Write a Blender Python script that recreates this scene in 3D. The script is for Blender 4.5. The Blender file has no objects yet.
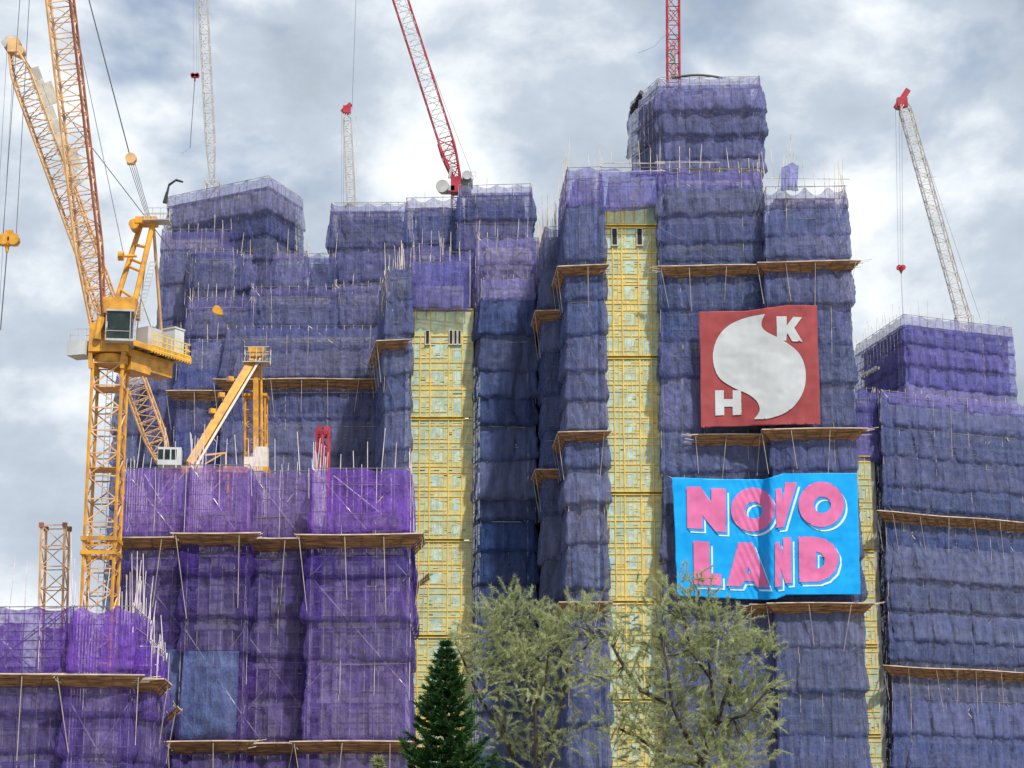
import bpy, math, random
import numpy as np
from mathutils import Vector, Matrix
from mathutils.geometry import delaunay_2d_cdt
random.seed(7)
rng = np.random.default_rng(11)
C = bpy.context.scene.collection
R = math.radians

# ------------------------------------------------------------------ camera
F = 2190.0; PITCH = R(13.5); EYE = 1.6
cam_d = bpy.data.cameras.new('camera'); cam = bpy.data.objects.new('camera', cam_d); C.objects.link(cam)
cam.location = (0, 0, EYE); cam.rotation_euler = (R(90) + PITCH, 0, 0)
cam_d.sensor_width = 36; cam_d.lens = F / 1024 * 36
cam_d.clip_start = 0.5; cam_d.clip_end = 6000
bpy.context.scene.camera = cam
CP, SP = math.cos(PITCH), math.sin(PITCH)

def P(px, py, Y):
    """world point seen at a photo pixel, at depth Y"""
    a = (px - 512) / F; b = (384 - py) / F
    dy = CP - b * SP; dz = SP + b * CP
    s = Y / dy
    return Vector((a * s, Y, EYE + dz * s))
def ZZ(py, Y): return P(512, py, Y).z
def XX(px, py, Y): return P(px, py, Y).x

# ------------------------------------------------------------------ objects
def tag(o, label=None, cat=None, group=None, kind=None):
    if label: o['label'] = label
    if cat: o['category'] = cat
    if group: o['group'] = group
    if kind: o['kind'] = kind
    return o
def empty(name, loc, label, cat, group=None):
    o = bpy.data.objects.new(name, None); C.objects.link(o); o.location = loc
    o.empty_display_size = 0.5
    bpy.context.view_layer.update()
    return tag(o, label, cat, group)
ROOTLOC = {}
def worldloc(o):
    v = Vector((0, 0, 0))
    while o is not None:
        v += o.location; o = o.parent
    return v
def link(name, me, parent=None):
    o = bpy.data.objects.new(name, me); C.objects.link(o)
    if parent is not None:
        off = worldloc(parent)
        o.parent = parent
        if off.length > 0: me.transform(Matrix.Translation(-off))
    return o

class MB:
    def __init__(s): s.v = []; s.f = []; s.m = []
    def add(s, vs, fs, mi=0):
        n = len(s.v); s.v.extend([tuple(v) for v in vs])
        s.f.extend([tuple(i + n for i in f) for f in fs]); s.m.extend([mi] * len(fs))
    def box(s, c, sx, sy, sz, rz=0.0, mi=0, ux=None):
        c = Vector(c)
        if ux is None: ux = Vector((math.cos(rz), math.sin(rz), 0))
        uy = Vector((-ux.y, ux.x, 0)); uz = Vector((0, 0, 1))
        vs = [c + ux * (a * sx / 2) + uy * (b * sy / 2) + uz * (d * sz / 2) for d in (-1, 1) for b in (-1, 1) for a in (-1, 1)]
        s.add(vs, [(0, 2, 3, 1), (4, 5, 7, 6), (0, 1, 5, 4), (2, 6, 7, 3), (0, 4, 6, 2), (1, 3, 7, 5)], mi)
    def pole(s, p, q, r, n=4, mi=0, r2=None, cap=True):
        p = Vector(p); q = Vector(q); d = q - p
        if d.length < 1e-6: return
        d.normalize()
        a = d.cross(Vector((0, 1, 0))) if abs(d.y) < 0.9 else d.cross(Vector((1, 0, 0)))
        a.normalize(); b = d.cross(a)
        if r2 is None: r2 = r
        vs = []
        for k in range(n):
            t = 2 * math.pi * (k + 0.5) / n
            w = a * math.cos(t) + b * math.sin(t)
            vs.append(p + w * r); vs.append(q + w * r2)
        fs = [(2 * k, 2 * k + 1, 2 * ((k + 1) % n) + 1, 2 * ((k + 1) % n)) for k in range(n)]
        if cap and n > 3: fs += [tuple(2 * k for k in range(n)), tuple(2 * k + 1 for k in reversed(range(n)))]
        s.add(vs, fs, mi)
    def beam(s, p, q, w, h, mi=0):
        """rectangular beam"""
        p = Vector(p); q = Vector(q); d = (q - p).normalized()
        a = d.cross(Vector((0, 1, 0))).normalized() if abs(d.y) < 0.95 else Vector((1, 0, 0))
        b = d.cross(a)
        vs = [pt + a * (i * w / 2) + b * (j * h / 2) for pt in (p, q) for i, j in ((-1, -1), (1, -1), (1, 1), (-1, 1))]
        s.add(vs, [(0, 1, 2, 3), (7, 6, 5, 4), (0, 4, 5, 1), (1, 5, 6, 2), (2, 6, 7, 3), (3, 7, 4, 0)], mi)
    def disc(s, c, r, t, n=14, axis=(0, 1, 0), mi=0):
        ax = Vector(axis).normalized()
        s.pole(Vector(c) - ax * t / 2, Vector(c) + ax * t / 2, r, n, mi)
    def build(s, name, mats, parent=None, smooth=False):
        me = bpy.data.meshes.new(name)
        me.from_pydata(s.v, [], s.f)
        if not isinstance(mats, (list, tuple)): mats = [mats]
        for m in mats: me.materials.append(m)
        if len(mats) > 1: me.polygons.foreach_set('material_index', s.m)
        if smooth: me.polygons.foreach_set('use_smooth', [True] * len(s.f))
        me.update()
        return link(name, me, parent)

# ------------------------------------------------------------------ materials
def newmat(name):
    m = bpy.data.materials.new(name); m.use_nodes = True
    nt = m.node_tree; nt.nodes.clear()
    out = nt.nodes.new('ShaderNodeOutputMaterial')
    return m, nt, out
def N(nt, t, **kw):
    n = nt.nodes.new(t)
    for k, v in kw.items():
        if hasattr(n, k): setattr(n, k, v)
        else: n.inputs[k.replace('_', ' ')].default_value = v
    return n
def noise_on(nt, scale, vec_scale=(1, 1, 1), detail=3, rough=0.55):
    tc = nt.nodes.new('ShaderNodeNewGeometry')
    mp = nt.nodes.new('ShaderNodeMapping'); mp.inputs['Scale'].default_value = vec_scale
    nt.links.new(tc.outputs['Position'], mp.inputs['Vector'])
    n = nt.nodes.new('ShaderNodeTexNoise'); n.inputs['Scale'].default_value = scale
    n.inputs['Detail'].default_value = detail; n.inputs['Roughness'].default_value = rough
    nt.links.new(mp.outputs['Vector'], n.inputs['Vector'])
    return n.outputs['Fac']
def ramp(nt, fac, a, b, ca, cb):
    r = nt.nodes.new('ShaderNodeValToRGB')
    r.color_ramp.elements[0].position = a; r.color_ramp.elements[0].color = (*ca, 1)
    r.color_ramp.elements[1].position = b; r.color_ramp.elements[1].color = (*cb, 1)
    nt.links.new(fac, r.inputs['Fac']); return r.outputs['Color']
def rng_map(nt, fac, a, b, c, d):
    r = nt.nodes.new('ShaderNodeMapRange')
    for i, v in zip(('From Min', 'From Max', 'To Min', 'To Max'), (a, b, c, d)): r.inputs[i].default_value = v
    nt.links.new(fac, r.inputs['Value']); return r.outputs['Result']
def solid(name, c, rough=0.6, metal=0.0, var=0.18, scale=0.8, vs=(1, 1, 1), dirt=None, bump=0.0, spec=0.4):
    m, nt, out = newmat(name)
    b = nt.nodes.new('ShaderNodeBsdfPrincipled')
    b.inputs['Roughness'].default_value = rough; b.inputs['Metallic'].default_value = metal
    b.inputs['Specular IOR Level'].default_value = spec
    f = noise_on(nt, scale, vs, 5)
    lo = tuple(x * (1 - var) for x in c) if dirt is None else dirt
    hi = tuple(min(1, x * (1 + var)) for x in c)
    col = ramp(nt, f, 0.32, 0.62, lo, hi)
    nt.links.new(col, b.inputs['Base Color'])
    if bump:
        bp = nt.nodes.new('ShaderNodeBump'); bp.inputs['Strength'].default_value = 0.6; bp.inputs['Distance'].default_value = bump
        nt.links.new(f, bp.inputs['Height']); nt.links.new(bp.outputs['Normal'], b.inputs['Normal'])
    nt.links.new(b.outputs[0], out.inputs['Surface'])
    return m
def net_mat(name, c1, c2, t0, t1, transl=0.2, fold=0.32, bump=0.22):
    """woven safety net: diffuse + translucent cloth, partly see-through"""
    m, nt, out = newmat(name); L = nt.links.new
    big = noise_on(nt, 0.16, (1, 1, 1), 4)
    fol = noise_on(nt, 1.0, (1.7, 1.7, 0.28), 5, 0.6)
    fine = noise_on(nt, 2.6, (1.0, 1.0, 1.0), 4, 0.65)
    oi = nt.nodes.new('ShaderNodeObjectInfo')
    mix = nt.nodes.new('ShaderNodeMath'); mix.operation = 'ADD'
    L(rng_map(nt, big, 0.3, 0.7, -0.15, 0.45), mix.inputs[0]); L(rng_map(nt, oi.outputs['Random'], 0, 1, -0.1, 0.75), mix.inputs[1])
    col = ramp(nt, mix.outputs[0], 0.0, 1.0, c1, c2)
    fold_shade = rng_map(nt, fol, 0.3, 0.7, 1 - fold, 1 + fold)  # fold shading put into the colour: darker creases, lighter ridges
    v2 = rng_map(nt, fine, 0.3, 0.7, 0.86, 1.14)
    mul = nt.nodes.new('ShaderNodeMath'); mul.operation = 'MULTIPLY'; L(fold_shade, mul.inputs[0]); L(v2, mul.inputs[1])
    wn_ = nt.nodes.new('ShaderNodeTexWhiteNoise'); wn_.noise_dimensions = '1D'; L(oi.outputs['Random'], wn_.inputs['W'])
    hs = nt.nodes.new('ShaderNodeHueSaturation'); L(col, hs.inputs['Color']); L(rng_map(nt, wn_.outputs['Value'], 0, 1, .86, 1.16), hs.inputs['Value'])
    sp_ = nt.nodes.new('ShaderNodeSeparateColor'); L(wn_.outputs['Color'], sp_.inputs[0]); L(rng_map(nt, sp_.outputs[1], 0, 1, .86, 1.10), hs.inputs['Saturation'])
    col = hs.outputs['Color']
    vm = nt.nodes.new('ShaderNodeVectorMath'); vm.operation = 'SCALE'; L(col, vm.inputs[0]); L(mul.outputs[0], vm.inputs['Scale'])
    tc = nt.nodes.new('ShaderNodeNewGeometry'); mp = nt.nodes.new('ShaderNodeMapping'); mp.inputs['Scale'].default_value = (1.2, 1.2, .4); mp.inputs['Rotation'].default_value = (.3, .45, .2)
    L(tc.outputs['Position'], mp.inputs['Vector'])
    rd = nt.nodes.new('ShaderNodeTexNoise'); rd.noise_type = 'RIDGED_MULTIFRACTAL'; rd.inputs['Scale'].default_value = .55; rd.inputs['Detail'].default_value = 4; rd.inputs['Distortion'].default_value = .3
    L(mp.outputs['Vector'], rd.inputs['Vector'])
    ad = nt.nodes.new('ShaderNodeMath'); ad.operation = 'MULTIPLY_ADD'; ad.inputs[1].default_value = .22; L(rd.outputs['Fac'], ad.inputs[0]); L(fol, ad.inputs[2])
    ad2 = nt.nodes.new('ShaderNodeMath'); ad2.operation = 'MULTIPLY_ADD'; ad2.inputs[1].default_value = .2; L(fine, ad2.inputs[0]); L(ad.outputs[0], ad2.inputs[2])
    bp = nt.nodes.new('ShaderNodeBump'); bp.inputs['Strength'].default_value = 1.0; bp.inputs['Distance'].default_value = bump * 2.4
    L(ad2.outputs[0], bp.inputs['Height'])
    d = nt.nodes.new('ShaderNodeBsdfDiffuse'); t = nt.nodes.new('ShaderNodeBsdfTranslucent'); tr = nt.nodes.new('ShaderNodeBsdfTransparent')
    L(vm.outputs[0], d.inputs['Color']); L(vm.outputs[0], t.inputs['Color'])
    L(bp.outputs['Normal'], d.inputs['Normal'])
    m1 = nt.nodes.new('ShaderNodeMixShader'); m1.inputs['Fac'].default_value = transl; L(d.outputs[0], m1.inputs[1]); L(t.outputs[0], m1.inputs[2])
    m2 = nt.nodes.new('ShaderNodeMixShader'); L(m1.outputs[0], m2.inputs[1]); L(tr.outputs[0], m2.inputs[2])
    L(rng_map(nt, fine, 0.35, 0.65, t0, t1), m2.inputs['Fac'])
    L(m2.outputs[0], out.inputs['Surface'])
    return m

M = {}
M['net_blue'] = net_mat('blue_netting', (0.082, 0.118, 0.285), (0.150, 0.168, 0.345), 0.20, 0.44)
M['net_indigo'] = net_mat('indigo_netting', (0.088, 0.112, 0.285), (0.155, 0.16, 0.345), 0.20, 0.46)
M['net_navy_shaded'] = net_mat('shaded_navy_netting', (0.052, 0.085, 0.215), (0.095, 0.12, 0.265), 0.10, 0.30)  # darker than the blue net: part of the wing's shade is in the colour
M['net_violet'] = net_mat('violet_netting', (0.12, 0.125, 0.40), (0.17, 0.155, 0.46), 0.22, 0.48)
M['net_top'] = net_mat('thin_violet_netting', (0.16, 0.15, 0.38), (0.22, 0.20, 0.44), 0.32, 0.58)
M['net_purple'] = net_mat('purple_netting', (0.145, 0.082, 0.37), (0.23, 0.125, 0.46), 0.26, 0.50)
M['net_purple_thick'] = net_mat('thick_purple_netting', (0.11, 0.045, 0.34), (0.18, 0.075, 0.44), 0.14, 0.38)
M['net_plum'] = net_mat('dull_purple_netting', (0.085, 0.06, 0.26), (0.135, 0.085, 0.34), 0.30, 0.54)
M['net_bluepatch'] = net_mat('pale_blue_netting', (0.08, 0.165, 0.42), (0.13, 0.22, 0.50), 0.42, 0.66)
M['bamboo'] = solid('bamboo_pole', (0.47, 0.42, 0.36), 0.6, var=0.35, scale=0.9)
M['bamboo_dark'] = solid('weathered_bamboo', (0.16, 0.10, 0.07), 0.7, var=0.4, scale=0.9)
M['strut'] = solid('dusty_bamboo_strut', (0.40, 0.34, 0.29), 0.7, var=0.3)
M['steel_pole'] = solid('dusty_steel_pole', (0.50, 0.45, 0.50), 0.5, var=0.25, scale=0.9)
M['board'] = solid('catch_board', (0.28, 0.15, 0.07), 0.75, var=0.6, scale=1.3, vs=(.6, 1.5, 6))
M['board_edge'] = solid('board_edge_pole', (0.55, 0.45, 0.36), 0.7, var=0.35)
M['concrete'] = solid('raw_concrete', (0.27, 0.26, 0.25), 0.9, var=0.3, scale=0.5, bump=0.03)
M['slab'] = solid('floor_slab_concrete', (0.34, 0.33, 0.33), 0.9, var=0.25, scale=0.7)
M['yellow_steel'] = solid('yellow_painted_steel', (0.78, 0.50, 0.035), 0.45, var=0.12, scale=1.2, dirt=(0.55, 0.38, 0.08))
M['crane_yellow'] = solid('crane_yellow_paint', (0.64, 0.31, 0.025), 0.4, var=0.15, scale=1.3, dirt=(0.38, 0.19, 0.05))
M['crane_ochre'] = solid('faded_orange_paint', (0.58, 0.36, 0.17), 0.5, var=0.25, scale=0.7, dirt=(0.38, 0.20, 0.10))
M['crane_rust'] = solid('red_brown_paint', (0.26, 0.09, 0.05), 0.5, var=0.3, scale=0.8)
M['crane_cream'] = solid('cream_paint', (0.55, 0.50, 0.42), 0.5, var=0.2, scale=0.7)
M['crane_white'] = solid('white_crane_paint', (0.38, 0.375, 0.38), 0.45, var=0.15, scale=0.8)
M['crane_grey'] = solid('grey_crane_paint', (0.42, 0.42, 0.42), 0.5, var=0.2, scale=0.8)
M['crane_red'] = solid('red_crane_paint', (0.36, 0.03, 0.05), 0.4, var=0.25, scale=0.8)
M['cable'] = solid('steel_cable', (0.14, 0.15, 0.17), 0.4, metal=0.5, var=0.15)
M['glass'] = solid('dark_cab_glass', (0.018, 0.03, 0.028), 0.12, var=0.5, scale=1.4, spec=0.35)
M['dark_fill'] = solid('painted_dark_interior', (0.02, 0.018, 0.02), 0.9)
M['black'] = solid('black_tarpaulin', (0.03, 0.03, 0.035), 0.6)
M['frame'] = solid('pale_window_frame', (0.55, 0.53, 0.46), 0.6)
M['tank'] = solid('galvanised_sheet', (0.50, 0.53, 0.54), 0.45, var=0.12)
M['cloth_white'] = solid('dusty_white_sheet', (0.55, 0.53, 0.48), 0.9, var=0.2)
M['bark'] = solid('dark_bark', (0.045, 0.035, 0.028), 0.9, var=0.4, scale=3)
M['ground'] = solid('dry_ground', (0.20, 0.18, 0.14), 0.95, var=0.3, scale=0.3)

def panel_mat():
    """pale green translucent film over formwork, yellowed in broad patches"""
    m, nt, out = newmat('green_film_panel'); L = nt.links.new
    b = nt.nodes.new('ShaderNodeBsdfPrincipled'); b.inputs['Roughness'].default_value = 0.45
    f1 = noise_on(nt, 0.25, (1, 1, 0.6), 3); f2 = noise_on(nt, 1.1, (1, 1, 1.4), 4)
    c1 = ramp(nt, f1, 0.35, 0.65, (0.42, 0.53, 0.42), (0.64, 0.56, 0.27))
    c2 = ramp(nt, f2, 0.30, 0.70, (0.62, 0.70, 0.72), (1, 1, 0.92))
    mx = nt.nodes.new('ShaderNodeMix'); mx.data_type = 'RGBA'; mx.blend_type = 'MULTIPLY'; mx.inputs['Factor'].default_value = 1
    L(c1, mx.inputs['A']); L(c2, mx.inputs['B']); L(mx.outputs['Result'], b.inputs['Base Color'])
    bp = nt.nodes.new('ShaderNodeBump'); bp.inputs['Strength'].default_value = 0.5; bp.inputs['Distance'].default_value = 0.08
    L(f2, bp.inputs['Height']); L(bp.outputs['Normal'], b.inputs['Normal'])
    L(b.outputs[0], out.inputs['Surface']); return m
M['panel'] = panel_mat()
M['pane'] = solid('misted_pane', (0.36, 0.50, 0.46), 0.3, var=0.25, scale=1.5)

def cloth(name, c, var=0.08, transl=0.15):
    m, nt, out = newmat(name); L = nt.links.new
    f = noise_on(nt, 0.9, (1.2, 1.2, 0.4), 4)
    col = ramp(nt, f, 0.3, 0.7, tuple(x * (1 - var) for x in c), tuple(min(1, x * (1 + var)) for x in c))
    b = nt.nodes.new('ShaderNodeBsdfPrincipled'); b.inputs['Roughness'].default_value = 0.55; b.inputs['Specular IOR Level'].default_value = 0.25
    L(col, b.inputs['Base Color'])
    L(b.outputs[0], out.inputs['Surface']); return m
M['ban_red'] = cloth('red_banner_cloth', (0.30, 0.055, 0.06), 0.12)
M['ban_white'] = cloth('white_banner_print', (0.49, 0.52, 0.54), 0.02)
M['ban_blue'] = cloth('bright_blue_banner_cloth', (0.0, 0.33, 0.78))
M['ban_pink'] = cloth('pink_banner_print', (0.62, 0.15, 0.34))
M['ban_pale'] = cloth('pale_blue_banner_print', (0.62, 0.78, 0.88))

def leaf_mat(name, c1, c2, tr=0.35):
    m, nt, out = newmat(name); L = nt.links.new
    f = noise_on(nt, 1.3, (1, 1, 1), 4); g = nt.nodes.new('ShaderNodeNewGeometry')
    a = nt.nodes.new('ShaderNodeMath'); a.operation = 'ADD'
    L(rng_map(nt, f, 0.3, 0.7, 0.0, 0.6), a.inputs[0]); L(rng_map(nt, g.outputs['Random Per Island'], 0, 1, 0, 0.4), a.inputs[1])
    col = ramp(nt, a.outputs[0], 0.1, 0.9, c1, c2)
    d = nt.nodes.new('ShaderNodeBsdfDiffuse'); t = nt.nodes.new('ShaderNodeBsdfTranslucent')
    L(col, d.inputs['Color']); L(col, t.inputs['Color'])
    mx = nt.nodes.new('ShaderNodeMixShader'); mx.inputs['Fac'].default_value = tr
    L(d.outputs[0], mx.inputs[1]); L(t.outputs[0], mx.inputs[2]); L(mx.outputs[0], out.inputs['Surface']); return m
M['needle'] = leaf_mat('feathery_needles', (0.20, 0.24, 0.11), (0.60, 0.63, 0.36), 0.4)
M['pine'] = leaf_mat('dark_pine_needles', (0.012, 0.042, 0.016), (0.06, 0.135, 0.045), 0.15)

# ------------------------------------------------------------------ numpy value noise
_T = rng.random((4, 64, 64))
def vnoise(u, v, k=0):
    u = np.asarray(u, float); v = np.asarray(v, float)
    i = np.floor(u).astype(int); j = np.floor(v).astype(int); fu = u - i; fv = v - j
    fu = fu * fu * (3 - 2 * fu); fv = fv * fv * (3 - 2 * fv); T = _T[k % 4]
    a = T[i % 64, j % 64]; b = T[(i + 1) % 64, j % 64]; c = T[i % 64, (j + 1) % 64]; d = T[(i + 1) % 64, (j + 1) % 64]
    return (a * (1 - fu) + b * fu) * (1 - fv) + (c * (1 - fu) + d * fu) * fv
def fnoise(u, v, k=0): return vnoise(u, v, k) * 0.6 + vnoise(u * 2.1 + 7, v * 2.1 + 3, k + 1) * 0.28 + vnoise(u * 4.3 + 1, v * 4.3 + 9, k + 2) * 0.12

# ------------------------------------------------------------------ paths (footprints of the visible sides)
class Path:
    def __init__(s, pts):
        s.p = [Vector((p[0], p[1])) for p in pts]; s.n = []; s.L = [0.0]; s.d = []
        for a, b in zip(s.p, s.p[1:]):
            d = (b - a); l = d.length; d = d / l; s.d.append(d); s.n.append(Vector((d.y, -d.x))); s.L.append(s.L[-1] + l)
        s.len = s.L[-1]
    def vnorm(s, i):
        if i == 0: return s.n[0]
        if i == len(s.n): return s.n[-1]
        m = s.n[i - 1] + s.n[i]
        return m / max(0.35, (1 + s.n[i - 1].dot(s.n[i])))
    def at(s, u, off=0.0):
        """position (x,y) at arc length u, pushed outward by off with mitred corners"""
        u = max(0.0, min(s.len, u)); k = 0
        while k < len(s.n) - 1 and u > s.L[k + 1]: k += 1
        t = (u - s.L[k]) / (s.L[k + 1] - s.L[k])
        a = s.p[k] + s.vnorm(k) * off; b = s.p[k + 1] + s.vnorm(k + 1) * off
        return a.lerp(b, t)
    def samples(s, step):
        us = []
        for k in range(len(s.n)):
            n = max(1, int(round((s.L[k + 1] - s.L[k]) / step)))
            us += [s.L[k] + (s.L[k + 1] - s.L[k]) * i / n for i in range(n)]
        return us + [s.len]

def net_sheet(path, z0, z1, amp, mat, parent, seed, step=0.24, ragged=0.0, top_pts=None, name='net_sheet', base=0.0, label=None, u_rng=None, tuck=0.6):
    us = np.array(path.samples(step))
    if u_rng: us = np.array([u for u in us if u_rng[0] <= u <= u_rng[1]])
    H = z1 - z0; nz = max(3, int(round(H / step)))
    P0 = np.array([path.at(u, 0) for u in us]); P1 = np.array([path.at(u, 1) for u in us]); Nn = P1 - P0
    t = np.linspace(0, 1, nz + 1)[None, :]; U = us[:, None] + seed * 13.7
    # scalloped bottom hem between the ties
    hem = 0.32 * (fnoise(U / 1.9, 0 * U + seed, 1) - 0.5) + 0.12 * np.abs(np.sin(U * math.pi / 2.6))
    top = -ragged * np.abs(np.sin(U * math.pi / 2.4 + seed)) * (0.3 + vnoise(U / 2.4, 0 * U + seed, 2)) if ragged else 0 * U
    hem = hem + .5 * (fnoise(U / 6.0, 0 * U + seed * 1.7, 3) - .5)
    ext = 0.0 if ragged else .45
    Z = z0 - 0.12 + hem * (1 - t) ** 2 + (H + 0.12 + ext) * t + top * t
    belly = np.sin(np.pi * np.clip(t, 0, 1) ** 0.52) ** 0.7
    tie = 0.55 + 0.45 * np.abs(np.sin(U * math.pi / (2.4 + 0.5 * ((seed * 7) % 3)))) ** 0.7
    w = amp * belly * tie * (0.55 + 0.9 * fnoise(U / 3.0, Z / 2.2 + seed, 0))
    w += (amp * 0.5 + 0.05) * (fnoise(U / 0.75, Z / 2.6 + seed * 3, 2) - 0.5) * (0.35 + 0.65 * belly)
    w += (amp * 0.42 + 0.05) * (fnoise((U + Z * 0.7) / 1.0, (Z - U * 0.4) / 1.6 + seed, 3) - 0.5)
    rg = 1 - np.abs(2 * vnoise((U - Z * .8) / 1.9 + seed, (Z + U * .3) / 2.9, 1) - 1)     # sharp pull creases
    rg2 = 1 - np.abs(2 * vnoise(U / .75 + seed + .25 * np.sin(Z * 1.7), Z / 3.6 + 4, 3) - 1)   # hanging folds
    w += .08 * (rg ** 4 - .3) + .09 * (rg2 ** 3 - .3) * (.4 + .6 * t)
    Wt = 2.5 + .6 * ((seed * 3) % 1)                                                        # swags between the ties
    xl = ((U / Wt) % 1.0 - .5) * 2
    sw = np.sin((Z - z0 - .75 * xl ** 2) * 2 * math.pi / (.8 + .5 * ((seed * 11) % 1)) + 9 * fnoise(U / 2.6, Z / 2.6, 1))
    w += .04 * sw * np.clip(vnoise(U / Wt * .9 + seed, Z / 2.3, 2) * 2.2 - .7, 0, 1)
    Ws = 2.2 + 1.7 * ((seed * 17) % 1); xs = (U / Ws + .12 * np.sin(Z * .9 + seed)) % 1.0     # sewn seams and tie lines
    xs = np.minimum(xs, 1 - xs) * Ws
    w -= (.10 + .5 * amp * belly) * np.exp(-(xs / .20) ** 2) * (.45 + .9 * vnoise(U / Ws, Z / 1.4 + seed, 0))
    w += .10 * (fnoise(U / .55, Z / .8 + seed, 0) - .5)
    w += tuck * amp * (1 - t) ** 3          # hem hangs over the sheet below
    w += base + 0.03 * ((seed * 5) % 3)
    X = P0[:, None, 0] + Nn[:, None, 0] * w; Y = P0[:, None, 1] + Nn[:, None, 1] * w
    nu = len(us); nv = nz + 1
    V = np.stack([X, Y, Z + 0 * X], -1).reshape(-1, 3)
    idx = np.arange(nu * nv).reshape(nu, nv)
    Q = np.stack([idx[:-1, :-1], idx[1:, :-1], idx[1:, 1:], idx[:-1, 1:]], -1).reshape(-1, 4)
    me = bpy.data.meshes.new(name)
    me.vertices.add(len(V)); me.vertices.foreach_set('co', V.ravel())
    me.loops.add(Q.size); me.loops.foreach_set('vertex_index', Q.ravel())
    me.polygons.add(len(Q)); me.polygons.foreach_set('loop_start', np.arange(0, Q.size, 4)); me.polygons.foreach_set('loop_total', np.full(len(Q), 4))
    me.update(calc_edges=True); me.polygons.foreach_set('use_smooth', np.ones(len(Q), bool))
    me.materials.append(mat)
    o = link(name, me, parent)
    if label: o['label'] = label
    return o

def scaffold(path, z0, z1, parent, dz=1.55, du=1.15, off=-0.09, r=0.045, tips=(0.5, 3.0), tip_p=0.6, mat=None, xb=6.5, name='bamboo_scaffold', above=0.0, outer=2.3):
    mb = MB(); us = path.samples(du)
    for u in us:
        a = path.at(u, off)
        h = z1 + above + (random.uniform(*tips) if random.random() < tip_p else 0.15)
        lx, ly = random.uniform(-.10, .10), random.uniform(-.1, .1)
        mb.pole((a.x, a.y, z0), (a.x, a.y, z1 - 0.5), r, 3)
        mb.pole((a.x, a.y, z1 - 0.5), (a.x + lx * (h - z1 + .5), a.y + ly, h), r, 3, r2=r * 0.7)
    nz = max(1, int((z1 + above - z0) / dz))
    for i in range(nz + 1):
        z = z0 + (z1 + above - z0) * i / nz
        for k in range(len(path.n)):
            a = path.at(path.L[k], off + 0.05); b = path.at(path.L[k + 1], off + 0.05)
            mb.pole((a.x, a.y, z + random.uniform(-.08, .08)), (b.x, b.y, z + random.uniform(-.08, .08)), r * 0.85, 3)
    for k in range(len(path.n)):
        L = path.L[k + 1] - path.L[k]; n = max(1, int(L / xb)); nzb = max(1, int((z1 - z0) / xb))
        if L < 2.5: continue
        for i in range(n):
            for j in range(nzb):
                if random.random() < 0.25: continue
                a = path.at(path.L[k] + L * i / n + .1, off + .1); b = path.at(path.L[k] + L * (i + 1) / n - .1, off + .1)
                za = z0 + (z1 - z0) * j / nzb; zb = z0 + (z1 - z0) * (j + 1) / nzb
                mb.pole((a.x, a.y, za), (b.x, b.y, zb), r, 3); mb.pole((b.x, b.y, za), (a.x, a.y, zb), r, 3)
    if outer:
        for u in path.samples(outer):
            a = path.at(u, .16); l = z0
            while l < z1 - 1:
                h = min(z1, l + random.uniform(4, 9))
                if random.random() < .6: mb.pole((a.x + random.uniform(-.1, .1), a.y, l), (a.x + random.uniform(-.1, .1), a.y, h), r * .5, 3)
                l = h
        z = z0
        while z < z1:
            k = random.randrange(len(path.n))
            for k in range(len(path.n)):
                if random.random() < .55:
                    f0 = random.uniform(0, .4); f1 = random.uniform(.6, 1); LL = path.L[k + 1] - path.L[k]
                    a = path.at(path.L[k] + LL * f0, .17); b = path.at(path.L[k] + LL * f1, .17)
                    mb.pole((a.x, a.y, z), (b.x, b.y, z + random.uniform(-.15, .15)), r * .5, 3)
            z += random.uniform(1.2, 2.6)
    return mb.build(name, mat or M['bamboo'], parent)

def closed(path, off, depth):
    pts = [path.at(path.L[i], off) for i in range(len(path.L))]
    return pts
def core(path, z0, z1, parent, off=-.62, floor=2.9, name='concrete_wall', pier=3.1):
    """concrete frame behind the net: back wall prism with proud floor slabs and piers"""
    mb = MB()
    Wd = abs(path.at(path.len).x - path.at(0).x); off = -min(-off, .22 * Wd); ex = min(.32, .1 * Wd)
    pts = [path.at(l, off - ex) for l in path.L]
    pts = [Vector((p.x, p.y)) for p in pts]
    n = len(pts)
    vs = [(p.x, p.y, z0) for p in pts] + [(p.x, p.y, z1) for p in pts]
    fs = [(i, (i + 1) % n, n + (i + 1) % n, n + i) for i in range(n)] + [tuple(range(n, 2 * n)), tuple(reversed(range(n)))]
    mb.add(vs, fs, 0)
    mb2 = MB(); z = math.ceil(z0 / floor) * floor
    while z < z1 - 0.3:
        for k in range(len(path.n)):
            a = path.at(path.L[k], off + .05 - ex); b = path.at(path.L[k + 1], off + .05 - ex)
            if (b - a).length < 1.2: continue
            mb2.beam((a.x, a.y, z), (b.x, b.y, z), 0.42, 0.45)
        z += floor
    for k in range(len(path.n)):
        L = path.L[k + 1] - path.L[k]; m = max(1, int(L / pier))
        if L < 2.6: continue
        for i in range(m):
            a = path.at(path.L[k] + L * (i + .5) / m, off - .27)
            d = path.d[k]
            mb2.box((a.x, a.y, (z0 + z1) / 2), 1.1, 0.36, z1 - z0 - .02, ux=Vector((d.x, d.y, 0)))
    o = mb.build(name, M['concrete'], parent)  # back wall darker than slabs and piers: shade of the openings put into colour
    mb2.build('floor_slab', M['slab'], parent)
    return o

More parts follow.
